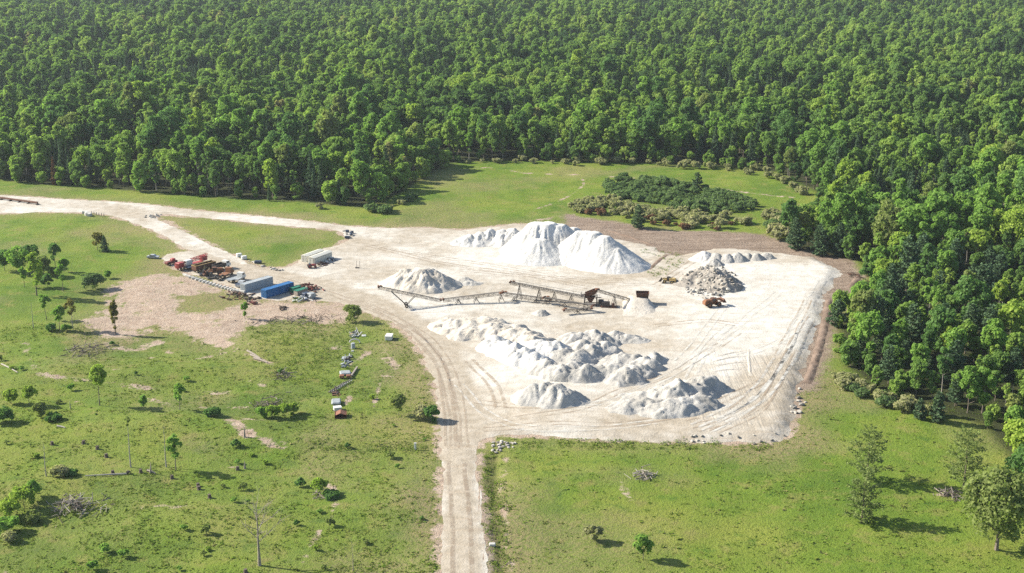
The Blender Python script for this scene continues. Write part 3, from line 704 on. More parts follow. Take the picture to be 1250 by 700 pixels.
# ---- the trees and bushes that stand by themselves
def solo(u, v_, H, R, kind, leaf, label, cat='tree', name=None, group=None, seed=None, lean=0.0, dens=1.0, base=None, bark='bark', r0=None, leafs=1.0):
    H = H * float(np.interp(v_, [360, 500, 640], [1, .87, .85])); base = None if base is None else base * .9
    x, y = at(u, v_); x, y = float(x), float(y); z = zg(x, y); seed = seed if seed is not None else int(u * 7 + v_)
    if kind == 'round':
        b = base if base is not None else H * .22; nl = int(30 * dens); vf = crown_round(seed, H, R, b, nl, 85, .42 * leafs * max(.6, R / 3) ** .5)
    elif kind == 'sparse':
        b = base if base is not None else H * .35; vf = crown_round(seed, H, R, b, int(17 * dens), 40, .45 * leafs, .5)
    elif kind == 'bush':
        b = -.2; vf = crown_round(seed, H, R, b, int(24 * dens), 70, .42 * leafs, .85, 1, .25)
    elif kind == 'column':
        b = base if base is not None else H * .2; vf = crown_round(seed, H, R, b, int(32 * dens), 60, .5 * leafs, .5, 1.3, .15)
    elif kind == 'pine':
        b = base if base is not None else H * .12; vf = crown_pine(seed, H, R, b, 1.05, 60 * dens, .5 * leafs, 7, .75, .2, .55)
    elif kind == 'oldpine':
        b = base; vf = crown_pine(seed, H, R, b, 1.35, 75 * dens, .40, 5, .5, .24, .40)
    elif kind == 'spruce':
        b = base if base is not None else .5; vf = crown_pine(seed, H, R, b, .55, 26 * dens, .42 * leafs, 8, 1.0, -.1, .45)
    r0 = r0 or H * .014; t = thing(name or ('shrub' if kind == 'bush' else 'tree'), label, cat, (x, y, z), 0, group)
    link('crown', crown_me(vf, L[leaf]), t)
    tf = .9 if kind in ('pine', 'spruce') else .75
    link('trunk' if kind != 'bush' else 'stem', limbs_mesh('trunk', M[bark], H, R, r0, b, seed, 0 if kind == 'spruce' else 7, 6, lean, tf), t)
    return t
S = solo
# grove on the far left
S(6, 331, 8, 3.4, 'round', 'dark', 'dark round tree at the picture edge, leftmost of the grove west of the dirt yard')
S(24, 334, 9.5, 4.4, 'round', 'mid', 'broad mid-green round tree on the left side of the field grove')
S(38, 326, 8, 3.2, 'round', 'dark', 'dark round tree behind the tall yellow-green column in the field grove')
S(45, 362, 16, 2.5, 'column', 'bright', 'tallest bright yellow-green columnar tree in the field grove', base=2.5)
S(68, 333, 11, 2.2, 'sparse', 'dark', 'slim dark tree with a flat-topped crown at the back of the grove', dens=1.5)
S(78, 332, 5, 2.0, 'bush', 'mid', 'small round bush on the right flank of the slim flat-topped tree', 'shrub')
S(30, 352, 7, 1.5, 'sparse', 'mid', 'thin low tree left of the tall columnar tree', dens=1.2)
S(77, 356, 9, 1.9, 'sparse', 'mid', 'thin airy tree right of the tall columnar tree', dens=1.4)
S(66, 339, 3.2, 2.2, 'bush', 'grey', 'greyish low bush between the columnar tree and the thin airy tree', 'shrub')
S(58, 352, 4.5, 2, 'bush', 'dark', 'dark understorey bush at the foot of the columnar tree', 'shrub')
S(54, 338, 7, 3, 'round', 'grey', 'greyish tree filling the middle of the field grove')
S(57, 391, 9, 1.7, 'sparse', 'mid', 'leaning thin tree just below the columnar tree', lean=-.12, dens=1.5)
S(73, 404, 8, 1.9, 'sparse', 'mid', 'ragged young tree at the lower edge of the grove', dens=1.3)
S(89, 402, 11, 1.9, 'sparse', 'yellow', 'pale thinly leaved tree right of the ragged young tree', dens=.7, bark='palebark')
S(62, 405, 2.5, 1.6, 'bush', 'dark', 'low dark bush at the lower left foot of the grove', 'shrub')
S(81, 405, 2, 1.5, 'bush', 'mid', 'low green bush between the ragged tree and the pale tree', 'shrub')
S(110, 354, 5.2, 2.8, 'bush', 'shrub', 'large dark grey-green bush on the edge of the dirt yard, left half', 'shrub', dens=1.3)
S(119, 352, 5.2, 2.8, 'bush', 'shrub', 'large dark grey-green bush on the edge of the dirt yard, right half', 'shrub', dens=1.3)
S(132, 340, 2.6, 1.3, 'sparse', 'mid', 'small sapling to the right of the large grey-green bush', base=.6)
S(119, 305, 7.5, 2.2, 'sparse', 'yellow', 'pale yellow-green tree beside a small spruce in the open field', dens=1.3, base=.8)
S(128, 307, 6.2, 2.0, 'spruce', 'pine', 'small dark spruce standing alone in the field below the road', 'conifer', 'spruce_tree')
S(141, 407, 12.5, 1.25, 'column', 'yellow', 'narrow tan-yellow conifer on the corner of the dirt yard', 'conifer', 'larch_tree', base=.8, leafs=.8)
# open field, lower left
S(122, 497, 12.5, 2.3, 'round', 'bright', 'lone tree with a bare lower trunk and bright crown in the left field', base=5.0, dens=.8)
S(176, 506, 5.5, 1.1, 'sparse', 'mid', 'slight young tree between the lone bright tree and a taller sapling', dens=.9, base=.8)
S(220, 506, 8.3, 1.6, 'sparse', 'mid', 'slender sapling east of the lone bright tree', dens=1.1, base=1.6)
S(14, 494, 4.5, 1.8, 'round', 'bright', 'small yellow-green tree near the left border by the eroded gully', base=.5)
S(36, 496, 6.5, 1.9, 'round', 'bright', 'bushy yellow-green tree, tallest of three near the left border', base=.6)
S(50, 513, 5, 1.7, 'round', 'grey', 'greyish-green bushy tree below the bushy yellow-green one', base=.5)
S(66, 516, 1.6, 2.0, 'bush', 'dark', 'low spreading dark bush beside the greyish bushy tree', 'shrub')
S(4, 516, 4, 2.8, 'bush', 'dark', 'dark bush cut by the left picture edge', 'shrub')
S(261, 514, 2.2, 2.0, 'bush', 'dark', 'dark scrubby bush in the field near the eroded bank', 'shrub', bark='darkwood')
S(215, 575, 10.5, 1.8, 'sparse', 'mid', 'half-leafy thin tree beside a bare snag in the lower field', dens=1.2, base=3)
S(74, 586, 3, 2.0, 'bush', 'olive', 'pale low bush beneath a broken pole in the lower field', 'shrub')
S(86, 585, 1.6, 1.6, 'bush', 'dark', 'dark low bush beside the pale bush in the lower field', 'shrub')
for i, (u, v_, h, r, lf, lb) in enumerate([(12, 632, 5, 2.6, 'bright', 'bright bush, leftmost in the lower-left thicket'), (30, 622, 6, 2.6, 'bright', 'tall bright bush in the centre of the lower-left thicket'), (40, 612, 4.5, 1.8, 'mid', 'mid-green bush at the upper right of the lower-left thicket'),
        (8, 648, 4, 2.4, 'mid', 'mid-green bush at the bottom of the lower-left thicket'), (40, 636, 2.4, 1.8, 'grey', 'greyish bush right of the lower-left thicket'), (12, 660, 2.4, 1.6, 'olive', 'pale rounded bush below the lower-left thicket')]):
    S(u, v_, h, r, 'bush', lf, lb, 'shrub')
for u, v_, h, r, lf, lb in [(321, 512, 3.2, 1.7, 'mid', 'mid-green bush, leftmost of the row by the brush heap'), (333, 514, 4, 1.8, 'bright', 'bright bush beside the leftmost in the row by the brush heap'), (347, 511, 4.2, 1.8, 'bright', 'second bright bush from the right in the row by the brush heap'), (357, 507, 3.4, 1.6, 'bright', 'small bright bush at the right end of the row by the brush heap')]:
    S(u, v_, h, r, 'bush', lf, lb, 'shrub')
S(391, 603, 4.4, 1.8, 'bush', 'bright', 'bright upright bush beside the winding bare path', 'shrub')
S(404, 608, 1.4, 2.0, 'bush', 'dark', 'dark low bush right of the winding bare path', 'shrub')
S(487, 508, 6, 2.4, 'round', 'grey', 'greyish round tree in the meadow beside the haul road', base=1.5, dens=.9)
S(517, 512, 4.5, 2.4, 'bush', 'olive', 'pale bush at the edge of the haul road, in front of a dark one', 'shrub')
S(526, 514, 4.6, 2.3, 'bush', 'dark', 'dark bush touching the haul road', 'shrub')
S(430, 393, 5.5, 3.0, 'bush', 'grey', 'grey-green bush at the top of the junk row by the pad', 'shrub', dens=1.3)
S(299, 389, 6, 1.1, 'sparse', 'mid', 'spindly young tree on the bare dirt below the containers', base=.8)
# right meadow
S(1058, 588, 15, 5.0, 'oldpine', 'pinepale', 'ragged pale pine, upper of the pair in the right meadow', 'conifer', 'pine_tree', base=2.0, dens=1.5, r0=.22)
S(1052, 637, 14, 4.6, 'oldpine', 'pinepale', 'ragged pine with bare soil at its foot, lower of the pair in the right meadow', 'conifer', 'pine_tree', base=.8, dens=1.6, r0=.22)
S(1176, 598, 16, 5.4, 'oldpine', 'pinepale', 'wide pale pine standing over a brush heap in the right meadow', 'conifer', 'pine_tree', base=2.0, dens=1.5, r0=.25)
S(1216, 672, 20, 7.2, 'round', 'grey', 'largest spreading grey-green tree near the lower right corner', base=2.0, dens=2.8, leafs=.85, r0=.4)
S(1262, 606, 13, 6, 'round', 'dark', 'dark tree at the right picture edge behind the largest spreading tree', dens=1.6)
S(1238, 322, 21, 6.5, 'round', 'bright', 'tall bright yellow-green tree at the right picture edge, high in the wood', dens=1.7, base=3)
S(67, 226, 13, 1.8, 'spruce', 'brown', 'single dead red-brown spruce at the west end of the forest edge', 'conifer', 'spruce_tree')
S(1246, 560, 11, 4.5, 'round', 'bright', 'bright yellow-green tree at the right picture edge by the pale snag', dens=1.6, base=1)
S(1122, 513, 6.0, 1.7, 'pine', 'pine', 'small pine at the foot of the right-hand wood, left of two', 'conifer', 'pine_tree', base=.4)
S(1144, 517, 9.5, 2.2, 'pine', 'pine', 'taller slim pine at the foot of the right-hand wood, right of two', 'conifer', 'pine_tree', base=.5)
S(724, 661, 4.2, 1.9, 'bush', 'olive', 'pale willowy bush in the near meadow', 'shrub', dens=.9)
S(785, 683, 6.5, 1.9, 'round', 'mid', 'small dark-shadowed tree in the near meadow by the bottom edge', base=.8, dens=.8)
S(779, 279, 9.5, 3.4, 'pine', 'pine', 'dense dark pine alone on the dirt among pale shrubs', 'conifer', 'pine_tree', base=.5, dens=1.3)
S(851, 232, 8, 3.0, 'pine', 'pine', 'dark round pine rising behind the juniper-green shrub patch', 'conifer', 'pine_tree', base=.5, dens=1.2)
for u, v_, h, r, lb in [(970, 305, 12, 4.0, 'broad dark pine at the end of the dirt track, leftmost of its row'), (1000, 312, 12, 3.8, 'dark pine second from the left at the end of the dirt track'), (1024, 313, 12.5, 4, 'dark pine third from the left beside the dirt bank'), (1044, 306, 13, 4, 'dark pine at the right end of the row by the dirt bank'),
        (1022, 399, 9, 3.6, 'young pine with upswept branches beside the churned dirt strip'), (1051, 405, 8, 3.2, 'dark pine just right of the young upswept pine'), (1085, 402, 11, 4.4, 'broad dark pine in front of the wood beside the dirt strip'), (1050, 440, 8.5, 3, 'dark pine below the broad one beside the dirt strip')]:
    S(u, v_, h, r, 'pine', 'pine', lb, 'conifer', 'pine_tree', base=h * .06, dens=1.1, leafs=1.15)
S(1056, 345, 5.5, 2.4, 'bush', 'dark', 'dark round bush by the earth heap at the pad corner', 'shrub')
# dead and bare ones
def snag(name, label, u, v_, H, r0, R=0, nb=0, tuft=None, lean=0.0, mat='palebark', sub=0):
    H = H * float(np.interp(v_, [360, 500, 640], [1, .87, .85]))
    x, y = at(u, v_); t = thing(name, label, 'dead tree', (float(x), float(y), zg(float(x), float(y))))
    link('trunk', limbs_mesh('trunk', M[mat], H, max(R, .1), r0, H * .4, int(u), nb, 6, lean, 1.0, sub), t)
    if tuft: link('crown', crown_me(crown_round(int(u), H + .5, tuft[0], H - tuft[1], 5, 18, .4), L[tuft[2]]), t)
snag('bare_tree', 'tall bare branching tree near the bottom edge of the left field', 317, 692, 15.5, .30, 5.5, 13, mat='wood', sub=9)
snag('dead_snag', 'tall thin snag with a tuft on top in the lower field', 160, 573, 13.5, .17, 1, 3, (.9, 1.5, 'grey'))
snag('dead_snag', 'tall thin snag beside the half-leafy tree in the lower field', 203, 571, 12, .16, 1.2, 4)
snag('dead_snag', 'broken pale pole with a branching top left of the fallen log', 57, 586, 9.5, .15, 1.2, 5)
snag('dead_snag', 'bare thin trunk in the grove left of the ragged young tree', 41, 401, 9, .13, .6, 2)
snag('dead_snag', 'short leaning stump with a splintered top in the lower field', 184, 580, 3.2, .25, .6, 2, lean=.1, mat='wood')
snag('bare_sapling', 'faint bare sapling near the bottom edge beside the winding path', 431, 697, 8, .08, 2.2, 8, mat='wood', sub=4)
snag('dead_snag', 'pale bare trunk at the right picture edge against the dark wood', 1233, 508, 9, .2, .5, 1)
snag('dead_snag', 'short broken stump right of the thin snags in the field', 299, 572, 2.0, .3, .3, 1, mat='wood')
snag('dead_snag', 'broken stump beside the eroded bank in the left field', 299, 540, 3.0, .28, .4, 1, mat='wood')
snag('dead_snag', 'short thin dead stem beside the lone bright tree', 86, 500, 2.6, .14, .5, 2)

# shrub patches by the upper meadow
def shrubs(poly, step, kinds, name, label, group, rz=.45):
    poly = P(poly); x0, y0 = poly.min(0); x1, y1 = poly.max(0); a, b = np.meshgrid(np.arange(x0, x1, step), np.arange(y0, y1, step * .9)); a[1::2] += step / 2
    a = (a + (rng.random(a.shape) - .5) * step * .7).ravel(); b = (b + (rng.random(b.shape) - .5) * step * .7).ravel(); k = inside(a, b, poly); a, b = a[k], b[k]
    for x, y in zip(a, b):
        cm, sm, lf = kinds[rng.integers(len(kinds))]
        t = thing(name, label, 'shrub', (x, y, hz1(x, y)), rng.random() * 6.28, group); s = rng.uniform(.6, 1.35); t.scale = (s, s, s * rng.uniform(.85, 1.1))
        link('crown', cm, t); link('stem', sm, t)
    return len(a)
def shrub_kind(seed, H, R, leaf, per=70, lf=.42, nl=16):
    return (crown_me(crown_round(seed, H, R, -.2, nl, per, lf, .85, 1, .25), L[leaf]), limbs_mesh('stem', M['bark'], H, R, .06, .2, seed, 4), leaf)
lowb = [shrub_kind(330 + i, 1.2, .9, lf, 40, .28, 9) for i, lf in enumerate(('mid', 'bright', 'grey', 'dark'))]
nb_ = 0
while nb_ < 45:
    u, v_ = rng.uniform(0, 530), rng.uniform(415, 700); x, y = at(u, v_); x, y = float(x), float(y)
    if sdist(np.array([x]), np.array([y]), SOIL)[0] < 1 or sdist(np.array([x]), np.array([y]), PAD)[0] < 3 or abs(x - np.interp(y, HAUL_C[::-1, 1] if HAUL_C[0, 1] > HAUL_C[-1, 1] else HAUL_C[:, 1], HAUL_C[:, 0])) < 7 or fbm(np.array([x / 18]), np.array([y / 18]), 151, 3)[0] < -.05: continue
    cm, sm, lf = lowb[rng.integers(4)]; t = thing('low_bush', 'low green bush among the rough grass of the left field', 'shrub', (x, y, hz1(x, y)), rng.random() * 6, 'low bushes scattered over the left field'); s = rng.uniform(.5, 1.3); t.scale = (s, s, s * rng.uniform(.7, 1.5))
    link('crown', cm, t); link('stem', sm, t); nb_ += 1
jun = [shrub_kind(300 + i, 2.3, 2.4, 'shrub', 80, .42, 18) for i in range(3)]
oli = [shrub_kind(310 + i, 2.5, 2.1, 'olive', 60, .42) for i in range(3)]
bru = [shrub_kind(320, 1.8, 1.7, 'brown', 40, .35)]
n1 = shrubs([(738,230),(742,222),(765,219),(800,221),(850,229),(900,240),(928,251),(922,258),(880,261),(830,258),(780,247),(745,240)], 4.5, jun, 'juniper_shrub', 'low juniper-green shrub in the dense patch beside the meadow path', 'juniper-green shrubs of the patch by the meadow path')
n2 = shrubs([(694,256),(702,246),(735,243),(770,250),(800,257),(850,263),(890,265),(880,274),(840,273),(790,268),(740,258),(705,262)], 4.0, oli, 'pale_shrub', 'pale olive shrub in the belt between juniper patch and dirt', 'pale olive shrubs of the belt above the dirt')
n3 = shrubs([(700,262),(720,258),(790,266),(850,276),(915,270),(918,277),(870,282),(830,279),(800,276),(745,264)], 5.0, bru + oli[:1], 'scrub_shrub', 'small half-bare scrub on the dirt below the pale shrub belt', 'half-bare scrub along the dirt edge')
n4 = 0
for pl in ([(560,198),(640,196),(720,198),(800,199),(800,203),(720,203),(640,201),(560,203)], [(800,199),(850,202),(905,205),(950,212),(975,228),(985,240),(970,242),(950,224),(900,212),(800,204)]):
    n4 += shrubs(pl, 8, oli, 'edge_shrub', 'pale shrub along the forest foot behind the upper meadow', 'pale shrubs at the forest foot')
n4 += shrubs([(330,250),(385,254),(440,259),(470,255),(500,240),(512,236),(505,246),(470,262),(400,259)], 7, oli[:1] + jun[:1], 'edge_shrub', 'low shrub in the shadow of the forest corner', 'low shrubs in the forest corner shadow')
n4 += shrubs([(930,262),(950,262),(990,250),(1000,256),(985,280),(960,290),(945,296)], 3.6, oli + jun[:1], 'edge_shrub', 'pale shrub at the end of the dirt track by the dark pines', 'pale shrubs by the dark pines')
n4 += shrubs([(1055,352),(1075,350),(1095,362),(1060,380),(1045,384)], 3.4, oli, 'edge_shrub', 'pale shrub on the bank right of the white pad corner', 'pale shrubs right of the pad corner')
n4 += shrubs([(1020,455),(1080,484),(1125,502),(1160,508),(1155,514),(1115,512),(1070,492),(1020,470)], 3.8, oli + jun[:1], 'edge_shrub', 'bushy shrub along the wood foot by the near meadow', 'bushy shrubs at the wood foot by the near meadow')
print('shrubs', n1, n2, n3, n4)
# ------------------------------------------------------------------ heaps of crushed stone
def heap_obj(name, label, heaps, mat, group=None, step=.42, gul=.12, seed=1, cat='gravel heap', rough=.10, lumps=None, pw=.95, hs_=1.0, warp=.9):
    """heaps: (u, v of the peak, peak height, foot radius, flat-top radius, stretch, turn)"""
    hs = []
    for h in heaps:
        u, v_, H, R = h[:4]; H = H * 1.13 * hs_; R = R * 1.0; r0, st, tr = (list(h[4:]) + [0.3, 1.0, 0.0][len(h) - 4:])[:3]
        x, y = at(u, v_, H + .5); hs.append((float(x), float(y), H, R, r0, st, tr))
    x0 = min(h[0] - h[3] * h[5] for h in hs) - 2; x1 = max(h[0] + h[3] * h[5] for h in hs) + 2; y0 = min(h[1] - h[3] * h[5] for h in hs) - 2; y1 = max(h[1] + h[3] * h[5] for h in hs) + 2
    xs, ys = np.arange(x0, x1, step), np.arange(y0, y1, step); X, Y = np.meshgrid(xs, ys); ny_, nx_ = X.shape; X = X.ravel(); Y = Y.ravel()
    X = X + (rng.random(len(X)) - .5) * step * .4; Y = Y + (rng.random(len(Y)) - .5) * step * .4
    z = np.full(len(X), -9.0)
    wx = X + warp * fbm(X / 4, Y / 4, seed + 5, 3); wy = Y + warp * fbm(X / 4, Y / 4, seed + 9, 3)
    for k, (cx, cy, H, R, r0, st, tr) in enumerate(hs):
        dx, dy = wx - cx, wy - cy; p, q = dx * math.cos(tr) + dy * math.sin(tr), -dx * math.sin(tr) + dy * math.cos(tr)
        d = np.hypot(p / st, q); a = np.arctan2(q, p / st)
        t = np.clip((R - d) / (R - r0), -1, 1)
        g = fbm(a * 5 + 40, d * .10 + k * 7, seed + k, 3, .6) + .6 * fbm(a * 13, d * .15 + k, seed + 50 + k, 2)
        prof = np.where(t > 0, np.maximum(t, 0) ** pw, t)
        hh = H * prof * (1 + gul * 1.5 * g * np.clip(1 - np.abs(t - .45), 0, 1) * (t < .98)) + gul * 1.6 * g * np.clip(t * 4, 0, 1) * np.clip((1 - t) * 3, 0, 1)
        z = np.maximum(z, hh)
    if lumps:
        n_, lh, lr = lumps; r_ = np.random.default_rng(seed + 77); cand = np.nonzero(z > .5)[0]; add = np.zeros(len(X))
        for q in r_.choice(cand, n_):
            R2 = lr * r_.uniform(.65, 1.25); e = np.hypot(X - X[q], (Y - Y[q])) / R2
            add = np.maximum(add, lh * R2 / lr * np.clip(1 - e, 0, 1) * np.clip(z[q] / 1.5, .5, 1))
        z = np.where(z > 0, z * .86 + add, z)
    z = z + rough * 2.6 * fbm(X / 1.4, Y / 1.4, seed + 3, 4, .7) * np.clip(z + .4, 0, 1) + rough * 3 * fbm(X / 5, Y / 5, seed + 4, 3) * np.clip(z, 0, 1)
    base = np.where(inside(X, Y, PAD), hp(X, Y), hz(X, Y))
    keep = z > -.35; zz = base + np.maximum(z, -.35)
    id_ = np.arange(len(X)).reshape(ny_, nx_); F = np.stack([id_[:-1, :-1], id_[:-1, 1:], id_[1:, 1:], id_[1:, :-1]], -1).reshape(-1, 4)
    F = F[keep[F].any(1)]; us, inv = np.unique(F, return_inverse=True); F = inv.reshape(-1, 4)
    me = mesh_np(name, np.column_stack([X, Y, zz])[us] , F, [M[mat]], True)
    c = Vector((float(X[us].mean()), float(Y[us].mean()), 0)); me.transform(Matrix.Translation(-c))
    o = link(name, me, None, c); tag(o, label, cat, group); return o
heap_obj('stone_heap', 'tallest brilliant white heap with a flat crest, left of the twin big heaps', [(655,271,9.4,13.5,2.6,1.0,0), (668,271,9.5,13.5,2.6,1.0,0), (681,273,9.0,13,2.2,1.1,.1), (700,277,6.8,10,1,1.2,0), (660,291,6,12,1.5,1.3,0), (690,297,4.6,9,1,1.3,0)], 'heapwhite', seed=11, gul=.07, warp=.5, pw=1.0, rough=.07)
heap_obj('stone_heap', 'brilliant white dome heap with a long right slope, right of the twin big heaps', [(708,281,8.8,12,1.6,1.0,0), (716,281,9.0,12.5,1.6,1.0,0), (726,282,9.0,13.5,1.8,1.0,0), (738,287,8.4,14.5,1.6,1.0,0), (728,300,5.2,10,1.2,1.2,0), (752,302,5.6,11.5,1,1.1,0)], 'heapwhite', seed=21, gul=.06, warp=.4, pw=1.0, rough=.06)
heap_obj('stone_heap', 'low long white ridge with scalloped face left of the big white heaps', [(572,284,3.2,6,.6,1.1,0), (586,281,4,6.5,.6,1,0), (600,278,4.6,7.2,.6,1.1,0), (614,277,5.0,7.8,.8,1.1,0), (626,276,5.3,8.2,1,1.1,0), (640,280,5,8,1,1,0)], 'heapwhite', seed=31, gul=.16, rough=.14, lumps=(24, .8, 2.2))
heap_obj('stone_heap', 'pale grey cone heap with a rutted crest beside the conveyors', [(497,325,5.2,9.5,.5,1,0), (517,322,6.2,11,1.4,1,0), (531,327,5,9,.4,1,0), (488,332,3.2,7,.5,1,0)], 'heaptan', seed=41, gul=.14, rough=.14, lumps=(12, .8, 2.2))
heap_obj('spoil_heap', 'small low dark dirt heap right of the pale grey cone', [(566,337,1.5,3,.3,1.2,0), (574,341,1.0,3.2,.3,1.3,0)], 'heapgrey', seed=43, step=.4, rough=.25)
heap_obj('stone_heap', 'tan broad mound at the upper left of the central heaps', [(565,388,2.6,7,2.2,1.5,-.2), (590,388,3.0,8,2.5,1.4,-.2), (612,394,3.2,7,2,1.5,-.3), (635,401,3.5,7,1.8,1.4,-.3), (650,406,3.8,6.5,1.2,1.3,-.3), (556,395,1.8,5,1.5,1.2,0), (578,398,2.4,6,1.5,1.4,0)], 'heaptan', seed=51, gul=.12, lumps=(70, .65, 2.2), hs_=.88, pw=.78, warp=1.5, rough=.2)
heap_obj('stone_heap', 'white scalloped ridge along the left front of the central heaps', [(606,408,3.8,6,.5,1,0), (618,413,4,6.2,.4,1,0), (629,418,4.0,6.2,.4,1,0), (642,423,4.2,6,.4,1,0), (655,428,4,5.6,.4,1,0), (664,413,4.4,7,1.2,1.3,-.4), (680,413,4.6,6.4,.8,1,0)], 'heapwhite', seed=61, gul=.10, lumps=(45, .65, 2.4), hs_=.88, rough=.14)
heap_obj('stone_heap', 'grey peaked heap at the upper right of the central heaps', [(705,403,3.6,6,.5,1.2,0), (722,400,4.2,6.5,.5,1.1,0), (735,405,3.4,6,.5,1,0), (714,414,3.8,5.5,.5,1,0), (738,417,3,5,.3,1,0), (690,424,3.2,5.6,.3,1,0), (706,426,3.4,5.4,.3,1,0), (722,421,3.4,5.4,.3,1,0)], 'heapgrey', seed=71, gul=.11, lumps=(45, .65, 2.2), hs_=.88, pw=.78, warp=1.5, rough=.2)
heap_obj('stone_heap', 'small low grey heaps right of the grey peaked heap', [(751,404,1.9,4.2,.4,1.2,0), (766,409,1.3,3.8,.4,1.4,0), (776,413,.8,3,.3,1.4,0)], 'heapgrey', seed=75, step=.4, gul=.2, rough=.14)
heap_obj('stone_heap', 'long front ridge of pale heaps at the lower right of the central heaps', [(668,440,3.2,5.5,.4,1,0), (684,445,3.4,5.6,.4,1,0), (700,442,3.0,6,1,1.3,0), (714,447,3.6,5.8,.4,1,0), (732,446,3.3,5.6,.5,1.2,0), (748,446,3.6,5.6,.5,1,0), (760,449,3.8,6,.4,1,0), (776,443,3.3,5.4,.4,1.1,.4), (788,437,3,5,.4,1.1,.4), (797,432,2.4,4.2,.4,1,0), (758,434,1.8,5,1,1.5,.3)], 'heapgrey', seed=81, gul=.11, lumps=(90, .65, 2.2), hs_=.88, pw=.78, warp=1.5, rough=.2)
heap_obj('stone_heap', 'pale grey triple-peaked heap standing alone in front of the central heaps', [(651,467,4.0,6,.5,1,0), (666,466,4.2,6.2,.4,1,0), (681,469,4.2,6.6,.5,1.05,0), (692,474,3.2,5.5,.4,1,0), (643,476,2.2,4.5,.4,1,0)], 'heapgrey', seed=91, gul=.11, lumps=(16, .6, 2.2), warp=1.2, rough=.14)
heap_obj('stone_heap', 'long grey ridge of mixed rubble at the lower right of the pad', [(828,465,4.6,6.6,.6,1.2,.2), (815,470,3.4,5.6,.6,1.2,.1), (856,459,3.8,5.4,.5,1.1,.3), (867,460,3.3,4.8,.5,1,0), (846,472,2.8,6,1,1.3,.5), (845,485,2.6,5,.5,1.6,.5), (820,492,2.4,5,.5,1.7,.2), (795,488,1.8,5.5,1,1.5,.1), (775,493,1.4,5,1,1.5,.1), (784,481,1.3,4,.6,1.5,.1)], 'heapgrey', seed=101, gul=.11, lumps=(60, .6, 2.4), pw=.78, warp=1.5, rough=.2)
heap_obj('stone_heap', 'small grey low mound left of the hopper conveyors on the pad', [(659,377,1.2,2.8,.3,1,0)], 'heapgrey', seed=103, step=.35)
for i, (u, v_, h, r) in enumerate([(562,438,.5,3), (572,446,.4,4), (596,453,.35,3)]): pass
hr = [(860,308,2.4,5.2,'leftmost and broadest'), (875,310,2.2,4.2,'second'), (871,316,2.0,3.6,'frontmost grey'), (887,311,2.2,3.9,'third'), (901,311,2.1,3.7,'fourth'), (913,310,1.8,3.3,'fifth'), (924,311,1.8,3.3,'sixth'), (936,310,1.6,3.2,'rightmost')]
for u, v_, h, r, wd in hr:
    heap_obj('tipped_load', f'{wd} small white tipped load in the row behind the rubble heap', [(u, v_, h, r, .6, 1.05, 0)], 'heapwhite' if wd in ('leftmost and broadest',) else 'heapgrey', 'row of small tipped loads', .4, .14, int(u), 'gravel heap')
# bank of loose rubble and its boulders
rub = heap_obj('rubble_heap', 'broad heap of grey earth under broken rock beside the white pad', [(858,330,3.6,8.5,1.5,1.1,0), (872,332,3.8,8.5,1.5,1.1,0), (880,340,3,7,1,1.1,0), (848,337,2.2,7,1.5,1.2,0)], 'rubble', seed=111, rough=.3, cat='rubble heap')
def rock_me(seed, sub=2, flat=.75):
    import bmesh
    bm = bmesh.new(); bmesh.ops.create_icosphere(bm, subdivisions=sub, radius=1); r = np.random.default_rng(seed)
    pl = [(unit(r.normal(size=3)), r.uniform(.55, .9)) for _ in range(9)]; sc = np.array([1, r.uniform(.65, 1), r.uniform(.5, flat)])
    for v in bm.verts:
        p = np.array(v.co)
        for nn, d in pl:
            e = p @ nn
            if e > d: p = p - nn * (e - d)
        v.co = p * sc
    me = bpy.data.meshes.new('boulder'); bm.to_mesh(me); bm.free(); me.materials.append(M['rock']); return me
ROCKS = [rock_me(i) for i in range(6)]
from mathutils.bvhtree import BVHTree
def drop_on(o):
    me = o.data; mw = o.location; return BVHTree.FromPolygons([v.co + mw for v in me.vertices], [tuple(p.vertices) for p in me.polygons])
bv = drop_on(rub); cnt = 0
while cnt < 270:
    u, v_ = rng.uniform(832, 900), rng.uniform(320, 364)
    if ((u - 866) / 34) ** 2 + ((v_ - 343) / 21) ** 2 > 1: continue
    x, y = at(u, v_, 1.2); hit = bv.ray_cast(Vector((x, y, 50)), Vector((0, 0, -1)))[0]
    z = hit.z if hit else hp1(x, y)
    s = rng.uniform(.3, .75) * (1.4 if rng.random() < .15 else 1)
    o = link('boulder', ROCKS[rng.integers(6)], None, (x, y, z + s * .25)); o.scale = (s, s, s); o.rotation_euler = (rng.normal() * .5, rng.normal() * .5, rng.random() * 6.28)
    tag(o, 'broken pale boulder lying on the rubble heap beside the white pad', 'boulder', 'boulders of the rubble heap'); cnt += 1
def rocks(n, pxpoly, s0, s1, label, group, name='stone'):
    pl = P(pxpoly); lo, hi = pl.min(0), pl.max(0); k = 0
    while k < n:
        x, y = rng.uniform(lo[0], hi[0]), rng.uniform(lo[1], hi[1])
        if not inside(np.array([x]), np.array([y]), pl)[0]: continue
        s = rng.uniform(s0, s1); o = link(name, ROCKS[rng.integers(6)], None, (x, y, zg(x, y) + s * .2)); o.scale = (s, s, s); o.rotation_euler = (0, 0, rng.random() * 6.28)
        tag(o, label, 'stone', group); k += 1
rocks(34, [(597,541),(608,539),(630,541),(628,547),(612,552),(600,556)], .3, .6, 'pale stone in the rock spill at the head of the road ditch', 'stones at the ditch head')
rocks(30, [(176,264),(196,261),(197,265),(186,267),(176,267)], .4, .7, 'grey stone in the pile at the road fork', 'stones at the road fork')
rocks(16, [(972,478),(980,470),(984,492),(968,515),(964,500)], .4, .9, 'pale block fallen on the outer edge of the white pad', 'blocks on the pad edge')
rocks(20, [(800,537),(960,531),(962,536),(930,543),(800,541)], .3, .6, 'grey stone along the front bank of the pad', 'stones along the front bank')
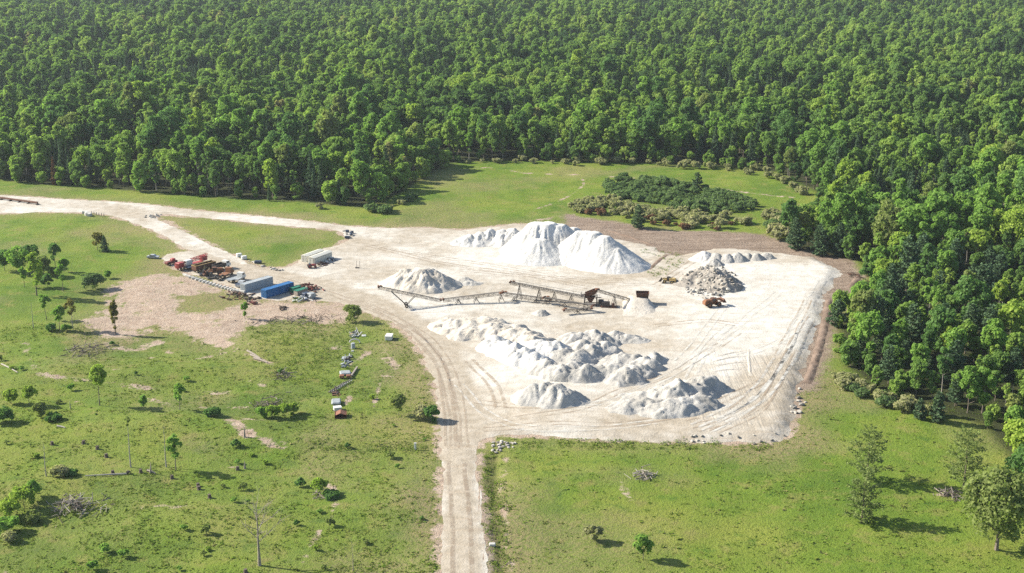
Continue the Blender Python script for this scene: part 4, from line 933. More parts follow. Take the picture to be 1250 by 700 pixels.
rocks(14, [(304,319),(322,324),(345,330),(340,332),(318,327)], .35, .8, 'grey stone on the verge of the grass triangle', 'stones on the verge of the grass triangle')
rocks(10, [(402,278),(430,282),(436,288),(424,292),(420,284)], .4, .8, 'dark stone round the tip of the grass triangle', 'stones at the tip of the grass triangle')
# furrow ridges pushed up on the lower pad
def ridge(name, label, pxl, H, W, mat='heaptan'):
    l = resample(smooth_line(P(pxl), 6), .8, False); t = np.gradient(l, axis=0); n = np.stack([-t[:, 1], t[:, 0]], 1); n /= np.linalg.norm(n, axis=1, keepdims=True) + 1e-9
    prof = [(-1, -.1), (-.5, .55), (0, 1), (.5, .5), (1, -.1)]; m = len(l); V = []; fall = np.clip(np.minimum(np.arange(m), np.arange(m)[::-1]) / 4, 0.05, 1)
    for a, h in prof:
        p = l + n * (a * W * (1 + .25 * fbm(l[:, 0], l[:, 1], 3, 2)))[:, None]; V.append(np.column_stack([p, np.where(inside(p[:, 0], p[:, 1], PAD), hp(p[:, 0], p[:, 1]), hz(p[:, 0], p[:, 1])) + h * H * fall * (1 + 1.1 * fbm(l[:, 0] / 2 + a * 3, l[:, 1] / 2, 4, 3))]))
    i = np.arange(m - 1); Fa = [np.stack([j * m + i, (j + 1) * m + i, (j + 1) * m + i + 1, j * m + i + 1], 1)[:, ::-1] for j in range(4)]
    o = link(name, mesh_np(name, np.vstack(V), np.vstack(Fa), [M[mat]], True)); return tag(o, label, 'gravel ridge', None)
ridge('gravel_ridge', 'thin upright ridge of gravel in the furrows at the lower right of the pad', [(913,430),(914,445),(916,463)], .16, .5)
for i, (a, b, w_) in enumerate([((872,440), (912,432), 'topmost'), ((868,446), (912,438), 'second'), ((866,452), (912,446), 'third'), ((866,458), (913,455), 'lowest')]):
    ridge('gravel_ridge', f'{w_} of the four slanting gravel ridges left of the thin upright ridge', [a, ((a[0] + b[0]) / 2, (a[1] + b[1]) / 2 - 1), b], .22, .6)
for pxl, H, W, lb in [([(1012,365),(1008,390),(1001,420),(992,450),(985,468)], .45, 1.3, 'long brown earth windrow beside the right edge of the pad'), ([(1037,352),(1044,345),(1047,338)], .6, 1.4, 'short brown earth windrow at the pad corner by the dark pines'), ([(742,282),(775,292),(800,300)], .35, .8, 'low brown earth windrow below the lone dark pine'), ([(792,330),(806,318),(815,312)], .2, .9, 'weedy low earth bank right of the big white heaps')]:
    ridge('earth_windrow', lb, pxl, H, W, 'earth' if 'earth' in M else 'heaptan')
HAZE = 0.00005
# ------------------------------------------------------------------ machines, containers and junk
def A3(u, v_, z=0.0):
    x, y = at(u, v_, z); x, y = float(x), float(y); return Vector((x, y, z))
def gpt(u, v_):
    p = A3(u, v_); p.z = zg(p.x, p.y); return p
def roty(a): return Matrix.Rotation(a, 3, 'Y')
def truss(mb, a, b, wd, ht, n, t=.09):
    """lattice girder between a and b"""
    a, b = Vector(a), Vector(b); d = (b - a); l = d.length; d.normalize(); s = d.cross(Vector((0, 0, 1))).normalized() * (wd / 2); up = s.cross(d).normalized() * ht
    for q in (s, -s):
        mb.bar(a + q, b + q, t); mb.bar(a + q - up, b + q - up, t)
        for i in range(n):
            p0, p1 = a + d * (l * i / n), a + d * (l * (i + 1) / n)
            mb.bar(p0 + q, p1 + q - up if i % 2 == 0 else p1 + q, t * .7) if i % 2 == 0 else mb.bar(p0 + q - up, p1 + q, t * .7)
            mb.bar(p0 + q, p0 + q - up, t * .7)
    for i in range(n + 1):
        p0 = a + d * (l * i / n); mb.bar(p0 + s, p0 - s, t * .7)
    return s, up, d, l
def conveyor(label, p0, p1, wd=1.1, ht=.7, legs=(), wheels=None, mat='steel', hood=False):
    """belt conveyor; p = (u, v, height); legs = fractions along it; wheels = (fraction along, u, v of the axle)"""
    a, b = A3(*p0), A3(*p1); g = hp1(a.x, a.y); a.z += g; b.z += g; o = Vector((a.x, a.y, g)); a, b = a - o, b - o
    t = thing('belt_conveyor', label, 'conveyor', o, 0); mb = MB(); s, up, d, l = truss(mb, a, b, wd, ht, max(6, int((b - a).length / 1.5)))
    mb.build('truss', M[mat], t)
    bl = MB(); n = s.normalized().cross(d).normalized(); k = n if n.z > 0 else -n
    m = Matrix((d, s.normalized(), k)).transposed(); bl.box((a + b) / 2 + k * .16, (l, wd * .72, .07), m); bl.build('belt', M['belt'], t)
    for nm, q in (('tail_pulley', a), ('head_pulley', b)):
        w_ = s.normalized() * wd * .62; MB().tube([q + k * .05 - w_, q + k * .05 + w_], .34, 10).build(nm, M['rust'], t)
    mo = MB(); mo.box(b - d * .9 + s.normalized() * (wd * .5 + .35) + k * .1, (.9, .6, .55), m, .05); mo.build('motor', M['rusto'], t)
    if l > 24:
        rl = MB()
        for q in (.95,): pass
        for i in range(int(l / 2.2) + 1): rl.bar(a + d * (i * 2.2) + s * 1.05, a + d * (i * 2.2) + s * 1.05 + k * .75, .05)
        rl.bar(a + s * 1.05 + k * .75, b + s * 1.05 + k * .75, .05); rl.build('handrail', M['steel'], t)
    for f in legs:
        q = a + d * (l * f); lb = MB(); hh = q.z - ht
        for sg in (-1, 1):
            for dx in (-.9, .9):
                lb.bar(q + s * sg - Vector((0, 0, ht)), Vector((q.x, q.y, 0)) + s * sg * 1.5 + d * dx, .13)
            lb.bar(Vector((q.x, q.y, hh * .5)) + s * sg * 1.25 - d * .45, Vector((q.x, q.y, hh * .5)) + s * sg * 1.25 + d * .45, .08)
        lb.bar(Vector((q.x, q.y, hh * .4)) + s * 1.3, Vector((q.x, q.y, hh * .4)) - s * 1.3, .08); lb.build('support', M[mat], t)
    if wheels:
        for fr in wheels[0]:
            ax = gpt(wheels[1], wheels[2]) - o; ax.z = .6; st = MB(); q = a + d * (l * fr)
            for sg in (-1, 1): st.bar(q + s * sg - Vector((0, 0, ht)), ax + s * sg, .14)
            st.build('strut', M[mat], t)
        sd = s.normalized(); axl = MB(); axl.tube([ax - sd * 1.3, ax + sd * 1.3], .09, 6); axl.build('axle', M[mat], t)
        for sg in (-1, 1):
            wv = MB().wheel((0, 0, 0), .6, .4, .45, 14); mm = Matrix((d.cross(Vector((0,0,1))).cross(Vector((0,0,1))).normalized() * -1, sd, Vector((0, 0, 1)))).transposed()
            wv.v = [tuple(mm @ Vector(q) + ax + sd * sg * 1.25) for q in wv.v]; w_ = wv.build('wheel', M['tyre'], t)
    return t
conveyor('leftmost radial stacker conveyor on a wheeled strut by the grey cone heap', (538, 366.5, 1.6), (462, 350.5, 6.9), 1.1, .65, (), ((.42, .80), 496, 375))
conveyor('low link conveyor between the leftmost stacker and the central conveyors', (541, 366, 1.6), (614, 357, 3.2), 1.2, .8, (.25, .55, .97))
conveyor('short low conveyor right after the link conveyor under the raised belt', (672, 366, 1.5), (613, 358, 2.4), 1.2, .9, (.3, .75))
conveyor('dark thick low conveyor running into the foot of the screening plant', (724, 374, 2.0), (664, 364, 2.0), 1.4, 1.0, (.2, .6, .95))
conveyor('raised discharge conveyor on trestle legs behind the low conveyors', (716, 363, 2.2), (623, 345, 5.6), 1.2, .6, (.20, .42, .62, .88))
conveyor('feed conveyor climbing from the rusty hopper to the screening plant', (777, 369, 1.3), (728, 355, 5.8), 1.2, .6, (.55,))
conveyor('short tail conveyor lying low in front of the screening plant', (722, 377, 1.4), (688, 379.5, 1.4), 1.0, .6, (.5,))
# screening plant
o = gpt(721, 373); t = thing('screening_plant', 'rusty screening plant with a tilted screen box where the conveyors meet', 'screening plant', o, R_(-8)); t.scale = (.88, .88, .88)
mb = MB()
for x in (-2.3, 2.3):
    for y in (-1.5, 1.5): mb.bar((x, y, 0), (x * .9, y, 3.6), .22)
for y in (-1.5, 1.5):
    mb.bar((-2.3, y, 1.2), (2.3, y, 3.2), .12); mb.bar((-2.2, y, 3.4), (2.2, y, 3.4), .2); mb.bar((-2.4, y, .5), (4.8, y, .5), .25)
mb.build('frame', M['steel'], t)
r = roty(R_(-24)); sb = MB(); sb.box((0, 1.25, 4.6), (4.4, .12, 1.5), r).box((0, -1.25, 4.6), (4.4, .12, 1.5), r).box((0, 0, 4.3), (4.2, 2.3, .1), r).box((0, 0, 4.7), (4.2, 2.3, .08), r)
for i in range(5): sb.box(r @ Vector((-1.8 + .9 * i, 1.35, 0)) + Vector((0, 0, 4.6)), (.1, .14, 1.5), r); sb.box(r @ Vector((-1.8 + .9 * i, -1.35, 0)) + Vector((0, 0, 4.6)), (.1, .14, 1.5), r)
sb.build('screen_box', M['rust'], t)
MB().prism([(-1.6, 3.3), (1.6, 3.3), (.5, 1.3), (-.5, 1.3)], -1.2, 1.2).build('chute', M['rust'], t)
MB().box((3.7, .2, 1.35), (1.9, 1.6, 1.4), None, .08).build('engine', M['steel'], t)
MB().box((2.9, -1.9, 3.5), (2.0, .9, .08)).box((-2.9, 0, 3.5), (1.0, 3.4, .08)).build('walkway', M['steel'], t)
hr_ = MB()
for p, q in (((1.9, -2.35, 3.5), (3.9, -2.35, 3.5)), ((-3.4, -1.7, 3.5), (-3.4, 1.7, 3.5))):
    p, q = Vector(p), Vector(q)
    for k in range(4): e = p.lerp(q, k / 3); hr_.bar(e, e + Vector((0, 0, 1.05)), .06)
    hr_.bar(p + Vector((0, 0, 1.05)), q + Vector((0, 0, 1.05)), .06)
hr_.build('handrail', M['steel'], t)
for x in (4.1, 5.1):
    for y in (-1.25, 1.25): w_ = MB().wheel((x, y, .55), .55, .4).build('wheel', M['tyre'], t)
# generator skid
o = gpt(743, 376); t = thing('generator_skid', 'low dark generator skid in the shadow right of the screening plant', 'generator', o, R_(-10))
MB().box((0, 0, .25), (5, 1.6, .3)).build('skid', M['rust'], t); MB().box((-.9, 0, 1.1), (2.4, 1.4, 1.4), None, .08).build('housing', M['steel'], t); MB().tube([(1.4, -.6, .9), (1.4, .6, .9)], .5, 12).build('tank', M['rust'], t)
MB().tube([(-.2, .3, 1.8), (-.2, .3, 2.5)], .07, 6).build('exhaust', M['rust'], t)
# hopper and loading ramp
o = gpt(784, 372); t = thing('feed_hopper', 'rusty brown feed hopper at the right end of the conveyor line', 'hopper', o, R_(-5))
def frustum(z0, z1, a0, b0, a1, b1, th=.09):
    m = MB(); c = lambda a, b, z: [(-a, -b, z), (a, -b, z), (a, b, z), (-a, b, z)]
    m.add(c(a0, b0, z0) + c(a1, b1, z1) + c(a0 - th, b0 - th, z0) + c(a1 - th, b1 - th, z1), [(i, (i + 1) % 4, 4 + (i + 1) % 4, 4 + i) for i in range(4)] + [(8 + i, 12 + i, 12 + (i + 1) % 4, 8 + (i + 1) % 4) for i in range(4)] + [(4 + i, 4 + (i + 1) % 4, 12 + (i + 1) % 4, 12 + i) for i in range(4)]); return m
frustum(1.2, 3.7, 1.5, 1.0, 2.1, 1.6).build('bin', M['rust'], t)
rb = MB()
for i in range(6): rb.bar((-1.7 + .68 * i, -1.32, 2.0), (-1.95 + .78 * i, -1.7, 3.65), .1, .1)
rb.build('stiffener', M['steel'], t)
lg = MB()
for x in (-1.8, 1.8):
    for y in (-1.2, 1.2): l_ = MB().bar((x, y, 0), (x * .9, y, 1.9), .22).build('leg', M['rust'], t)
MB().box((-.6, 0, 1.2), (4.5, .9, .25)).build('feeder_belt', M['belt'], t)
o = gpt(783, 387.5); mb = MB()
def ramp_mesh(L_, w0, w1, h):
    m = MB(); xs = np.linspace(0, 1, 14); prof = [-1.9, -1, -.4, .4, 1, 1.9]; V = []; F_ = []
    for t_ in xs:
        hh = h * sstep(0, .85, t_); ww = w0 + (w1 - w0) * t_
        for p in prof:
            V.append((p * ww / 2 + .15 * random.gauss(0, 1), t_ * L_, (hh if abs(p) <= 1 else -.1) + .05 * random.gauss(0, 1)))
    k = len(prof)
    for i in range(len(xs) - 1):
        for j in range(k - 1): F_.append((i * k + j, i * k + j + 1, (i + 1) * k + j + 1, (i + 1) * k + j))
    F_.append(tuple((len(xs) - 1) * k + j for j in range(k)))
    return m.add(V, F_)
r_ = ramp_mesh(15, 6.0, 5.0, 2.3).build('loading_ramp', M['heaptan'], None, True); r_.location = o; tag(r_, 'white stone loading ramp leading up to the rusty hopper', 'ramp')

def wheel_loader(label, u, v_, rz, c1, c2, s=1.0, cat='wheel loader', lift=.6):
    t = thing('wheel_loader', label, cat, gpt(u, v_), rz); t.scale = (s, s, s)
    b = MB(); b.box((-1.7, 0, 1.75), (2.6, 1.7, 1.3), None, .15).box((-3.0, 0, 1.4), (.5, 2.0, 1.1), None, .1).box((-1.2, 0, 1.0), (3.2, 1.2, .5)).box((1.2, 0, 1.1), (1.6, 1.1, .6), None, .08)
    b.build('body', M[c1], t)
    fe = MB()
    for x in (-1.6, 1.6):
        for y in (-1.1, 1.1): fe.box((x, y, 1.62), (1.5, .6, .1), None, .03)
    fe.build('fender', M[c1], t)
    c = MB().box((0, 0, 2.75), (1.35, 1.45, .12)).box((0, 0, 1.75), (1.4, 1.5, .6), None, .05)
    for x in (-.62, .62):
        for y in (-.68, .68): c.bar((x, y, 2.0), (x, y, 2.75), .09)
    cb = c.build('cab', M[c2], t); MB().box((0, 0, 2.38), (1.2, 1.32, .68)).build('window', M['glass'], cb)
    for x in (-1.6, 1.6):
        for y in (-1.1, 1.1):
            w_ = MB().wheel((x, y, .8), .8, .6, .55, 18).build('wheel', M['tyre'], t); MB().rim((x, y, .8), .43, .5).build('rim', M[c1], w_)
    a = MB()
    for y in (-.5, .5): a.bar((.7, y, 2.0), (2.3, y, 1.3 + lift), .16, .35).bar((2.3, y, 1.3 + lift), (3.1, y, .55 + lift), .16, .32)
    a.bar((.8, 0, 1.6), (2.6, 0, 1.2 + lift), .14); a.build('lift_arm', M[c1], t)
    z = lift
    bk = MB().prism([(3.0, .15 + z), (4.1, .1 + z), (4.15, .2 + z), (3.25, .3 + z), (3.0, .75 + z), (3.35, 1.35 + z), (3.2, 1.4 + z), (2.85, .8 + z)], -1.35, 1.35)
    for y in (-1.35, 1.27): bk.prism([(3.0, .15 + z), (4.1, .12 + z), (3.35, 1.38 + z), (2.9, .8 + z)], y, y + .08)
    bk.build('bucket', M[c2], t)
    MB().tube([(-1.6, .4, 2.4), (-1.6, .4, 3.0)], .07, 6).build('exhaust', M['steel'], t)
    return t
wheel_loader('worn tan wheel loader parked left of the rubble heap', 816, 347.5, R_(165), 'yellow', 'steel', .78)
wheel_loader('orange-rust wheel loader parked below the rubble heap', 870, 377.5, R_(20), 'rusto', 'rust', 1.0, lift=1.1)

# shipping containers
DV = Vector((.61, .79, 0)); DA = math.atan2(DV.y, DV.x)
def container(name, label, u, v_, L_, W, H, mat, rz, roof=False, cat='shipping container', end='door'):
    """u, v: middle of the near end on the ground"""
    p = gpt(u, v_); t = thing(name, label, cat, p, rz); b = MB(); n = int(L_ / .45)
    b.box((L_ / 2, 0, H / 2 + .08), (L_ - .16, W - .12, H - .12))
    for i in range(n):
        x = .25 + (L_ - .5) * (i + .5) / n
        for y in (-1, 1): b.box((x, y * (W / 2 - .035), H / 2 + .08), (.24, .07, H - .4))
        if not roof: b.box((x, 0, H + .045), (.24, W - .3, .05))
    b.build('body', M[mat], t)
    f = MB()
    for x in (.08, L_ - .08):
        for y in (-W / 2 + .08, W / 2 - .08): f.box((x, y, H / 2 + .05), (.17, .17, H + .1))
    for y in (-W / 2 + .07, W / 2 - .07):
        for z in (.1, H + .02): f.box((L_ / 2, y, z), (L_ - .36, .13, .14))
    for x in (.07, L_ - .07):
        for z in (.1, H + .02): f.box((x, 0, z), (.13, W - .36, .14))
    f.build('corner_frame', M[mat], t)
    for y in (-1, 1):
        d = MB().box((-.0, y * W * .235, H / 2 + .06), (.07, W * .43, H - .35)); dd = d.build('door', M[mat], t)
        bars = MB()
        for k in (-.25, .25): bars.tube([(-.07, y * W * .235 + k * W * .4, .3), (-.07, y * W * .235 + k * W * .4, H - .2)], .03, 5)
        bars.build('locking_bar', M['steel'], dd)
    if roof:
        MB().prism([(0, 0), (0, 0)], 0, 0) if False else None
        m = MB(); hw = W / 2 + .12
        m.add([(-.15, -hw, H + .12), (L_ + .15, -hw, H + .12), (L_ + .15, 0, H + .55), (-.15, 0, H + .55), (-.15, hw, H + .12), (L_ + .15, hw, H + .12)], [(0, 1, 2, 3), (3, 2, 5, 4), (0, 3, 4), (1, 5, 2), (0, 4, 5, 1)]); m.build('roof', M['cream'], t)
    return t
container('shipping_container', 'bright blue shipping container standing on bare ground at the yard edge', 322, 364, 12.2, 2.44, 2.6, 'blue', DA)
container('shipping_container', 'grey shipping container beside the blue one', 296.5, 357, 12.2, 2.44, 2.6, 'greycon', DA)
sd = math.atan2(.87, .49)
container('storage_shed', 'white storage shed, left of the joined pair by the grass triangle', 371.5, 320.6, 9.6, 2.7, 2.2, 'cream', sd, True, 'shed')
container('storage_shed', 'white storage shed, right of the joined pair by the grass triangle', 380, 323.2, 10.4, 2.7, 2.3, 'cream', sd, True, 'shed')

def truckish(name, label, cat, u, v_, L_, body, cab, bed, rz=DA, box=1.1, rust=True):
    t = thing(name, label, cat, gpt(u, v_), rz)
    f = MB()
    for y in (-.45, .45): f.bar((0, y, .95), (L_, y, .95), .16, .28)
    f.bar((.1, -.9, .95), (.1, .9, .95), .2); f.build('chassis', M[body], t)
    for x in ((1.2, 2.4, L_ - 1.2) if L_ > 7 else (1.1, L_ - 1.1)):
        for y in (-.95, .95):
            w_ = MB().wheel((x, y, .5), .5, .35, .55, 14).build('wheel', M['tyre'], t); MB().rim((x, y, .5), .27, .3).build('rim', M['yellow' if rust else 'silver'], w_)
    if bed == 'box':
        e = L_ - (2.4 if cab else .2); m = MB(); m.box((e / 2, 0, 1.2), (e, 2.3, .12)); m.box((e / 2, 1.15, 1.2 + box / 2), (e, .12, box)).box((e / 2, -1.15, 1.2 + box / 2), (e, .12, box)).box((.06, 0, 1.2 + box / 2), (.12, 2.18, box)).box((e - .06, 0, 1.2 + box / 2), (.12, 2.18, box)); m.build('dump_box', M[body], t)
        rm = MB()
        for y in (-1.16, 1.16): rm.box((e / 2, y, 1.24 + box), (e + .1, .22, .12))
        rm.box((0, 0, 1.25 + box), (.2, 2.2, .12)); rm.build('rim_rail', M['yellow' if rust else body], t)
    elif bed == 'flat':
        e = L_ - (2.4 if cab else 0); MB().box((e / 2, 0, 1.2), (e, 2.4, .16)).build('deck', M[body], t)
    if cab:
        c = MB().prism([(L_ - 2.2, .9), (L_ + .1, .9), (L_ + .1, 1.7), (L_ - .3, 1.85), (L_ - .65, 2.75), (L_ - 2.2, 2.8)], -1.05, 1.05).build('cab', M[cab], t)
        MB().box((L_ - 1.3, 0, 2.25), (1.2, 2.14, .55)).build('window', M['glass'], c)
    return t
# the junk line, from its far end to the containers
t = truckish('crane_carrier', 'faded red lattice boom crane carrier, longest machine at the head of the junk line', 'crane', 216, 331, 11, 'red', None, 'flat')
m = MB(); truss(m, (-.5, 0, 2.5), (13.5, 0, 3.4), 1.0, .9, 10, .16); m.build('boom', M['red'], t)
c = MB().box((4.6, -.5, 2.2), (2.6, 1.7, 1.8), None, .1).build('cab', M['white'], t); MB().box((4.6, -.5, 2.6), (2.64, 1.2, .6)).build('window', M['glass'], c)
MB().box((1.4, 0, 2.0), (2.4, 2.2, 1.5), None, .12).build('engine_house', M['red'], t); MB().box((11.8, 0, 2.2), (2.2, 1.9, 1.6), None, .1).build('counterweight', M['red'], t)
truckish('flat_trailer', 'dark blue-grey flatbed trailer between the red crane and the rusty dump box', 'trailer', 228, 331, 10.5, 'navy', None, 'flat')
truckish('dump_trailer', 'rusty open dump trailer with yellow rims in the junk line', 'trailer', 237, 334, 9, 'rust', None, 'box', box=1.4)
truckish('old_truck', 'wrecked white and black truck on the road side of the junk line', 'truck', 262, 332, 7.0, 'steel', 'white', 'box', DA + .1, 1.0, False)
t = thing('maroon_hulk', 'low dark red machine wreck at the far left end of the junk line', 'scrap machine', gpt(209, 323), DA)
MB().box((0, 0, .8), (4.6, 1.9, .9), None, .2).build('body', M['maroon'], t); MB().box((.8, 0, 1.6), (1.5, 1.5, .8), None, .15).build('hood', M['red'], t)
for x in (-1.4, 1.4):
    for y in (-1, 1): MB().wheel((x, y, .45), .45, .35).build('wheel', M['tyre'], t)
wheel_loader('rusty wheel loader hulk among loose tyres in the junk line', 262, 336, DA + 2.6, 'rusto', 'rust', .95, lift=.3)
wheel_loader('brown loader hulk with a yellow hood behind the loose tyres', 253, 330, DA + .2, 'yellow', 'rust', .8, lift=.2)
truckish('old_truck', 'orange rusted truck chassis at the right end of the loose tyres', 'truck', 270, 341, 6.5, 'rusto', 'rusto', 'flat', DA + .3)
for i, (u, v_, rr, lay) in enumerate([(250, 335, .95, 0), (254, 337, .95, 0), (258, 338.5, .9, 0), (262, 340.5, .95, 1), (265, 341.5, .9, 0), (269, 343, .85, 1), (246, 337, .8, 1), (256, 341, .8, 1), (272, 341, .8, 0)]):
    o = MB().wheel((0, 0, 0), rr, rr * .62, .5, 18).build('tyre', M['tyre']); p = gpt(u, v_)
    if lay: o.rotation_euler = (R_(90), 0, 0); p.z += rr * .31
    else: o.rotation_euler = (R_(12), 0, DA + .3 * random.gauss(0, 1)); p.z += rr * .97
    o.location = p; tag(o, 'loose black loader tyre among the rusty hulks of the junk line', 'tyre', 'loose tyres of the junk line')
truckish('flat_trailer', 'small pale flat trailer frame left of the pickup in the junk line', 'trailer', 279, 346.5, 6, 'tarp', None, 'flat', DA)
t = thing('pickup_truck', 'silver pickup truck with a dark bed left of the grey container', 'pickup', gpt(295, 349.5), DA + .35)
MB().prism([(-2.7, .45), (2.7, .45), (2.75, .95), (1.7, 1.1), (1.0, 1.75), (-.5, 1.78), (-.8, 1.1), (-2.7, 1.1)], -.95, .95).build('body', M['silver'], t)
MB().box((-1.75, 0, 1.1), (1.8, 1.7, .12)).build('bed', M['navy'], t); MB().box((.3, 0, 1.42), (1.5, 1.94, .45)).build('window', M['glass'], t)
for x in (-1.7, 1.7):
    for y in (-.85, .85): MB().wheel((x, y, .38), .38, .28).build('wheel', M['tyre'], t)
t = truckish('old_truck', 'white box truck with a dark rear half between pickup and orange chassis', 'truck', 287, 346, 5.2, 'silver', 'white', 'flat', DA + .3, 1, False)
# kerb of concrete blocks in front of the junk line
for i in range(19):
    f = i / 18; u, v_ = 226 + 70 * f, 337 + 20.5 * f + 1.2 * math.sin(f * 3); p = gpt(u, v_); o = MB().box((0, 0, .3), (2.0, .7, .65), None, .06).build('concrete_block', M['concrete']); o.location = p
    p2 = gpt(226 + 70 * (f + .02), 337 + 20.5 * (f + .02)); o.rotation_euler = (0, 0, math.atan2(p2.y - p.y, p2.x - p.x) + .06 * random.gauss(0, 1)); tag(o, 'pale concrete block in the row along the front of the junk line', 'concrete block', 'concrete blocks along the junk line')
for u, v_ in ((292, 313.5), (298, 316.5)):
    o = MB().box((0, 0, .6), (1.8, 1.4, 1.2), None, .1).build('white_bale', M['white']); o.location = gpt(u, v_); o.rotation_euler = (0, 0, .5); tag(o, 'white bale on the verge of the grass triangle', 'bale', 'white bales on the grass verge')
o = MB().box((0, 0, .5), (2.6, 1.4, 1.0), None, .2).build('black_tank', M['navy']); o.location = gpt(315, 321.5); tag(o, 'dark tank on the verge right of the white bales', 'tank')
# scrap right of the blue container
def scrap(name, label, u, v_, n, w, d, h, mats, cat='scrap heap', seed=0, thin=1.0):
    r = random.Random(seed or int(u * 3 + v_)); t = thing(name, label, cat, gpt(u, v_))
    per = {m: MB() for m in mats}; loose = []
    for i in range(n):
        m = per[mats[i % len(mats)]] if n > 20 else MB(); loose.append((mats[i % len(mats)], m)); x, y = r.gauss(0, w / 4), r.gauss(0, d / 4); z = max(.1, h * (1 - (abs(x) / w + abs(y) / d) * 1.2) * r.random())
        e = Vector((r.gauss(0, 1), r.gauss(0, 1), r.gauss(0, .35))).normalized() * r.uniform(.6, 1.7)
        if r.random() < .65 * (1 if thin == 1 else 2): m.bar(Vector((x, y, z)) - e, Vector((x, y, z + .1)) + e, r.uniform(.1, .3) * thin, r.uniform(.1, .4) * thin)
        else: m.box((x, y, z), (r.uniform(.4, 1.3), r.uniform(.4, 1.1), r.uniform(.2, .7)), Matrix.Rotation(r.random() * 6, 3, 'Z') @ Matrix.Rotation(r.gauss(0, .3), 3, 'X'), .04)
    for k, m in (per.items() if n > 20 else loose):
        if m.v: m.build({'maroon': 'scrap_steel', 'rust': 'rusty_scrap', 'steel': 'dark_scrap', 'wood': 'stick', 'darkwood': 'dark_stick'}.get(k, 'scrap_sheet'), M[k], t)
    return t
scrap('scrap_heap', 'dark red heap of scrap steel right of the green crates', 372, 354.5, 70, 8, 9, 2.2, ['maroon', 'rust'])
for u, v_, L_, lb in ((356, 358, 3.4, 'dark green crate, left of two by the blue container'), (361, 361.5, 4.6, 'green-roofed crate, right of two by the blue container')):
    t = thing('green_crate', lb, 'crate', gpt(u, v_), DA); MB().box((L_ / 2, 0, .85), (L_, 1.8, 1.5), None, .05).build('body', M['wood' if L_ > 4 else 'green'], t); MB().box((L_ / 2, 0, 1.66), (L_ + .2, 2.0, .1)).build('lid', M['green'], t)
scrap('scrap_heap', 'scattered white and dark junk below the dark red scrap heap', 376, 365, 26, 9, 9, 1.2, ['white', 'navy', 'silver'])
o = MB().box((0, 0, .8), (2.2, 1.6, 1.6), None, .08).build('black_bin', M['navy']); o.location = gpt(373.5, 363.5); o.rotation_euler = (0, 0, DA); tag(o, 'black bin beside the green-roofed crate', 'bin')
o = MB().box((0, 0, .8), (2.0, 2.2, 1.6), None, .08).build('white_bin', M['tarp']); o.location = gpt(380, 364); o.rotation_euler = (0, 0, DA); tag(o, 'pale square bin right of the black bin', 'bin')
scrap('scrap_heap', 'rusty brown scrap scattered at the foot of the grey container', 291, 361.5, 34, 11, 8, 1.0, ['rust', 'steel'])
scrap('scrap_heap', 'small dark scrap pile between grey and blue containers', 304, 366, 14, 6, 5, .8, ['steel', 'darkwood'])
scrap('scrap_heap', 'small red scrap piece on the dirt below the blue container', 309, 369.5, 10, 3.5, 5, .9, ['maroon'])
scrap('brush_heap', 'tiny dark branch pile on the bare dirt below the crates', 345, 377, 10, 2.5, 5, .7, ['darkwood'], 'brush heap')
# by the white sheds
t = thing('old_tractor', 'small red tractor with a tall exhaust in front of the white sheds', 'tractor', gpt(380, 327.5), R_(15))
MB().box((.7, 0, 1.0), (1.8, .8, .7), None, .08).box((-.5, 0, .9), (1.1, .9, .6), None, .08).build('body', M['red'], t); MB().tube([(.9, .1, 1.3), (.9, .1, 3.4)], .06, 6).build('exhaust', M['steel'], t); MB().box((-.6, 0, 1.4), (.5, .6, .5), None, .06).build('seat', M['navy'], t)
for x, rr in ((-.6, .75), (1.4, .45)):
    for y in (-.75, .75): w_ = MB().wheel((x, y, rr), rr, .4).build('wheel', M['tyre'], t); MB().rim((x, y, rr), rr * .5, .3).build('rim', M['red'], w_)
scrap('scrap_heap', 'brown junk leaning on the corner of the white shed', 391, 324, 10, 3, 4, 1.0, ['rust', 'wood'])
scrap('scrap_heap', 'white and dark junk in the shadow of the white shed', 403, 318.5, 16, 4, 12, 1.0, ['white', 'navy', 'rust'])
for k, (u, v_, lb) in enumerate([(424, 284, 'uppermost'), (429.5, 285.5, 'rightmost'), (428.5, 288, 'middle'), (424, 291.5, 'largest, lowest')]):
    o = MB().box((0, 0, .5), (1.4 + .5 * (k == 3), .9, 1.0), None, .15).build('dark_boulder_block', M['navy']); o.location = gpt(u, v_); o.rotation_euler = (0, 0, k); tag(o, f'{lb} of the dark blocks round the tip of the grass triangle', 'block')
o = thing('leaning_pole', 'two thin poles standing on the pad right of the white sheds', 'pole', gpt(435, 328)); MB().bar((0, 0, 0), (.2, 0, 2.6), .12).build('pole', M['wood'], o); MB().bar((1.2, .5, 0), (1.1, .5, 2.4), .12).build('pole', M['wood'], o); MB().box((.3, 0, .15), (1.4, .6, .3), None, .05).build('base', M['steel'], o)
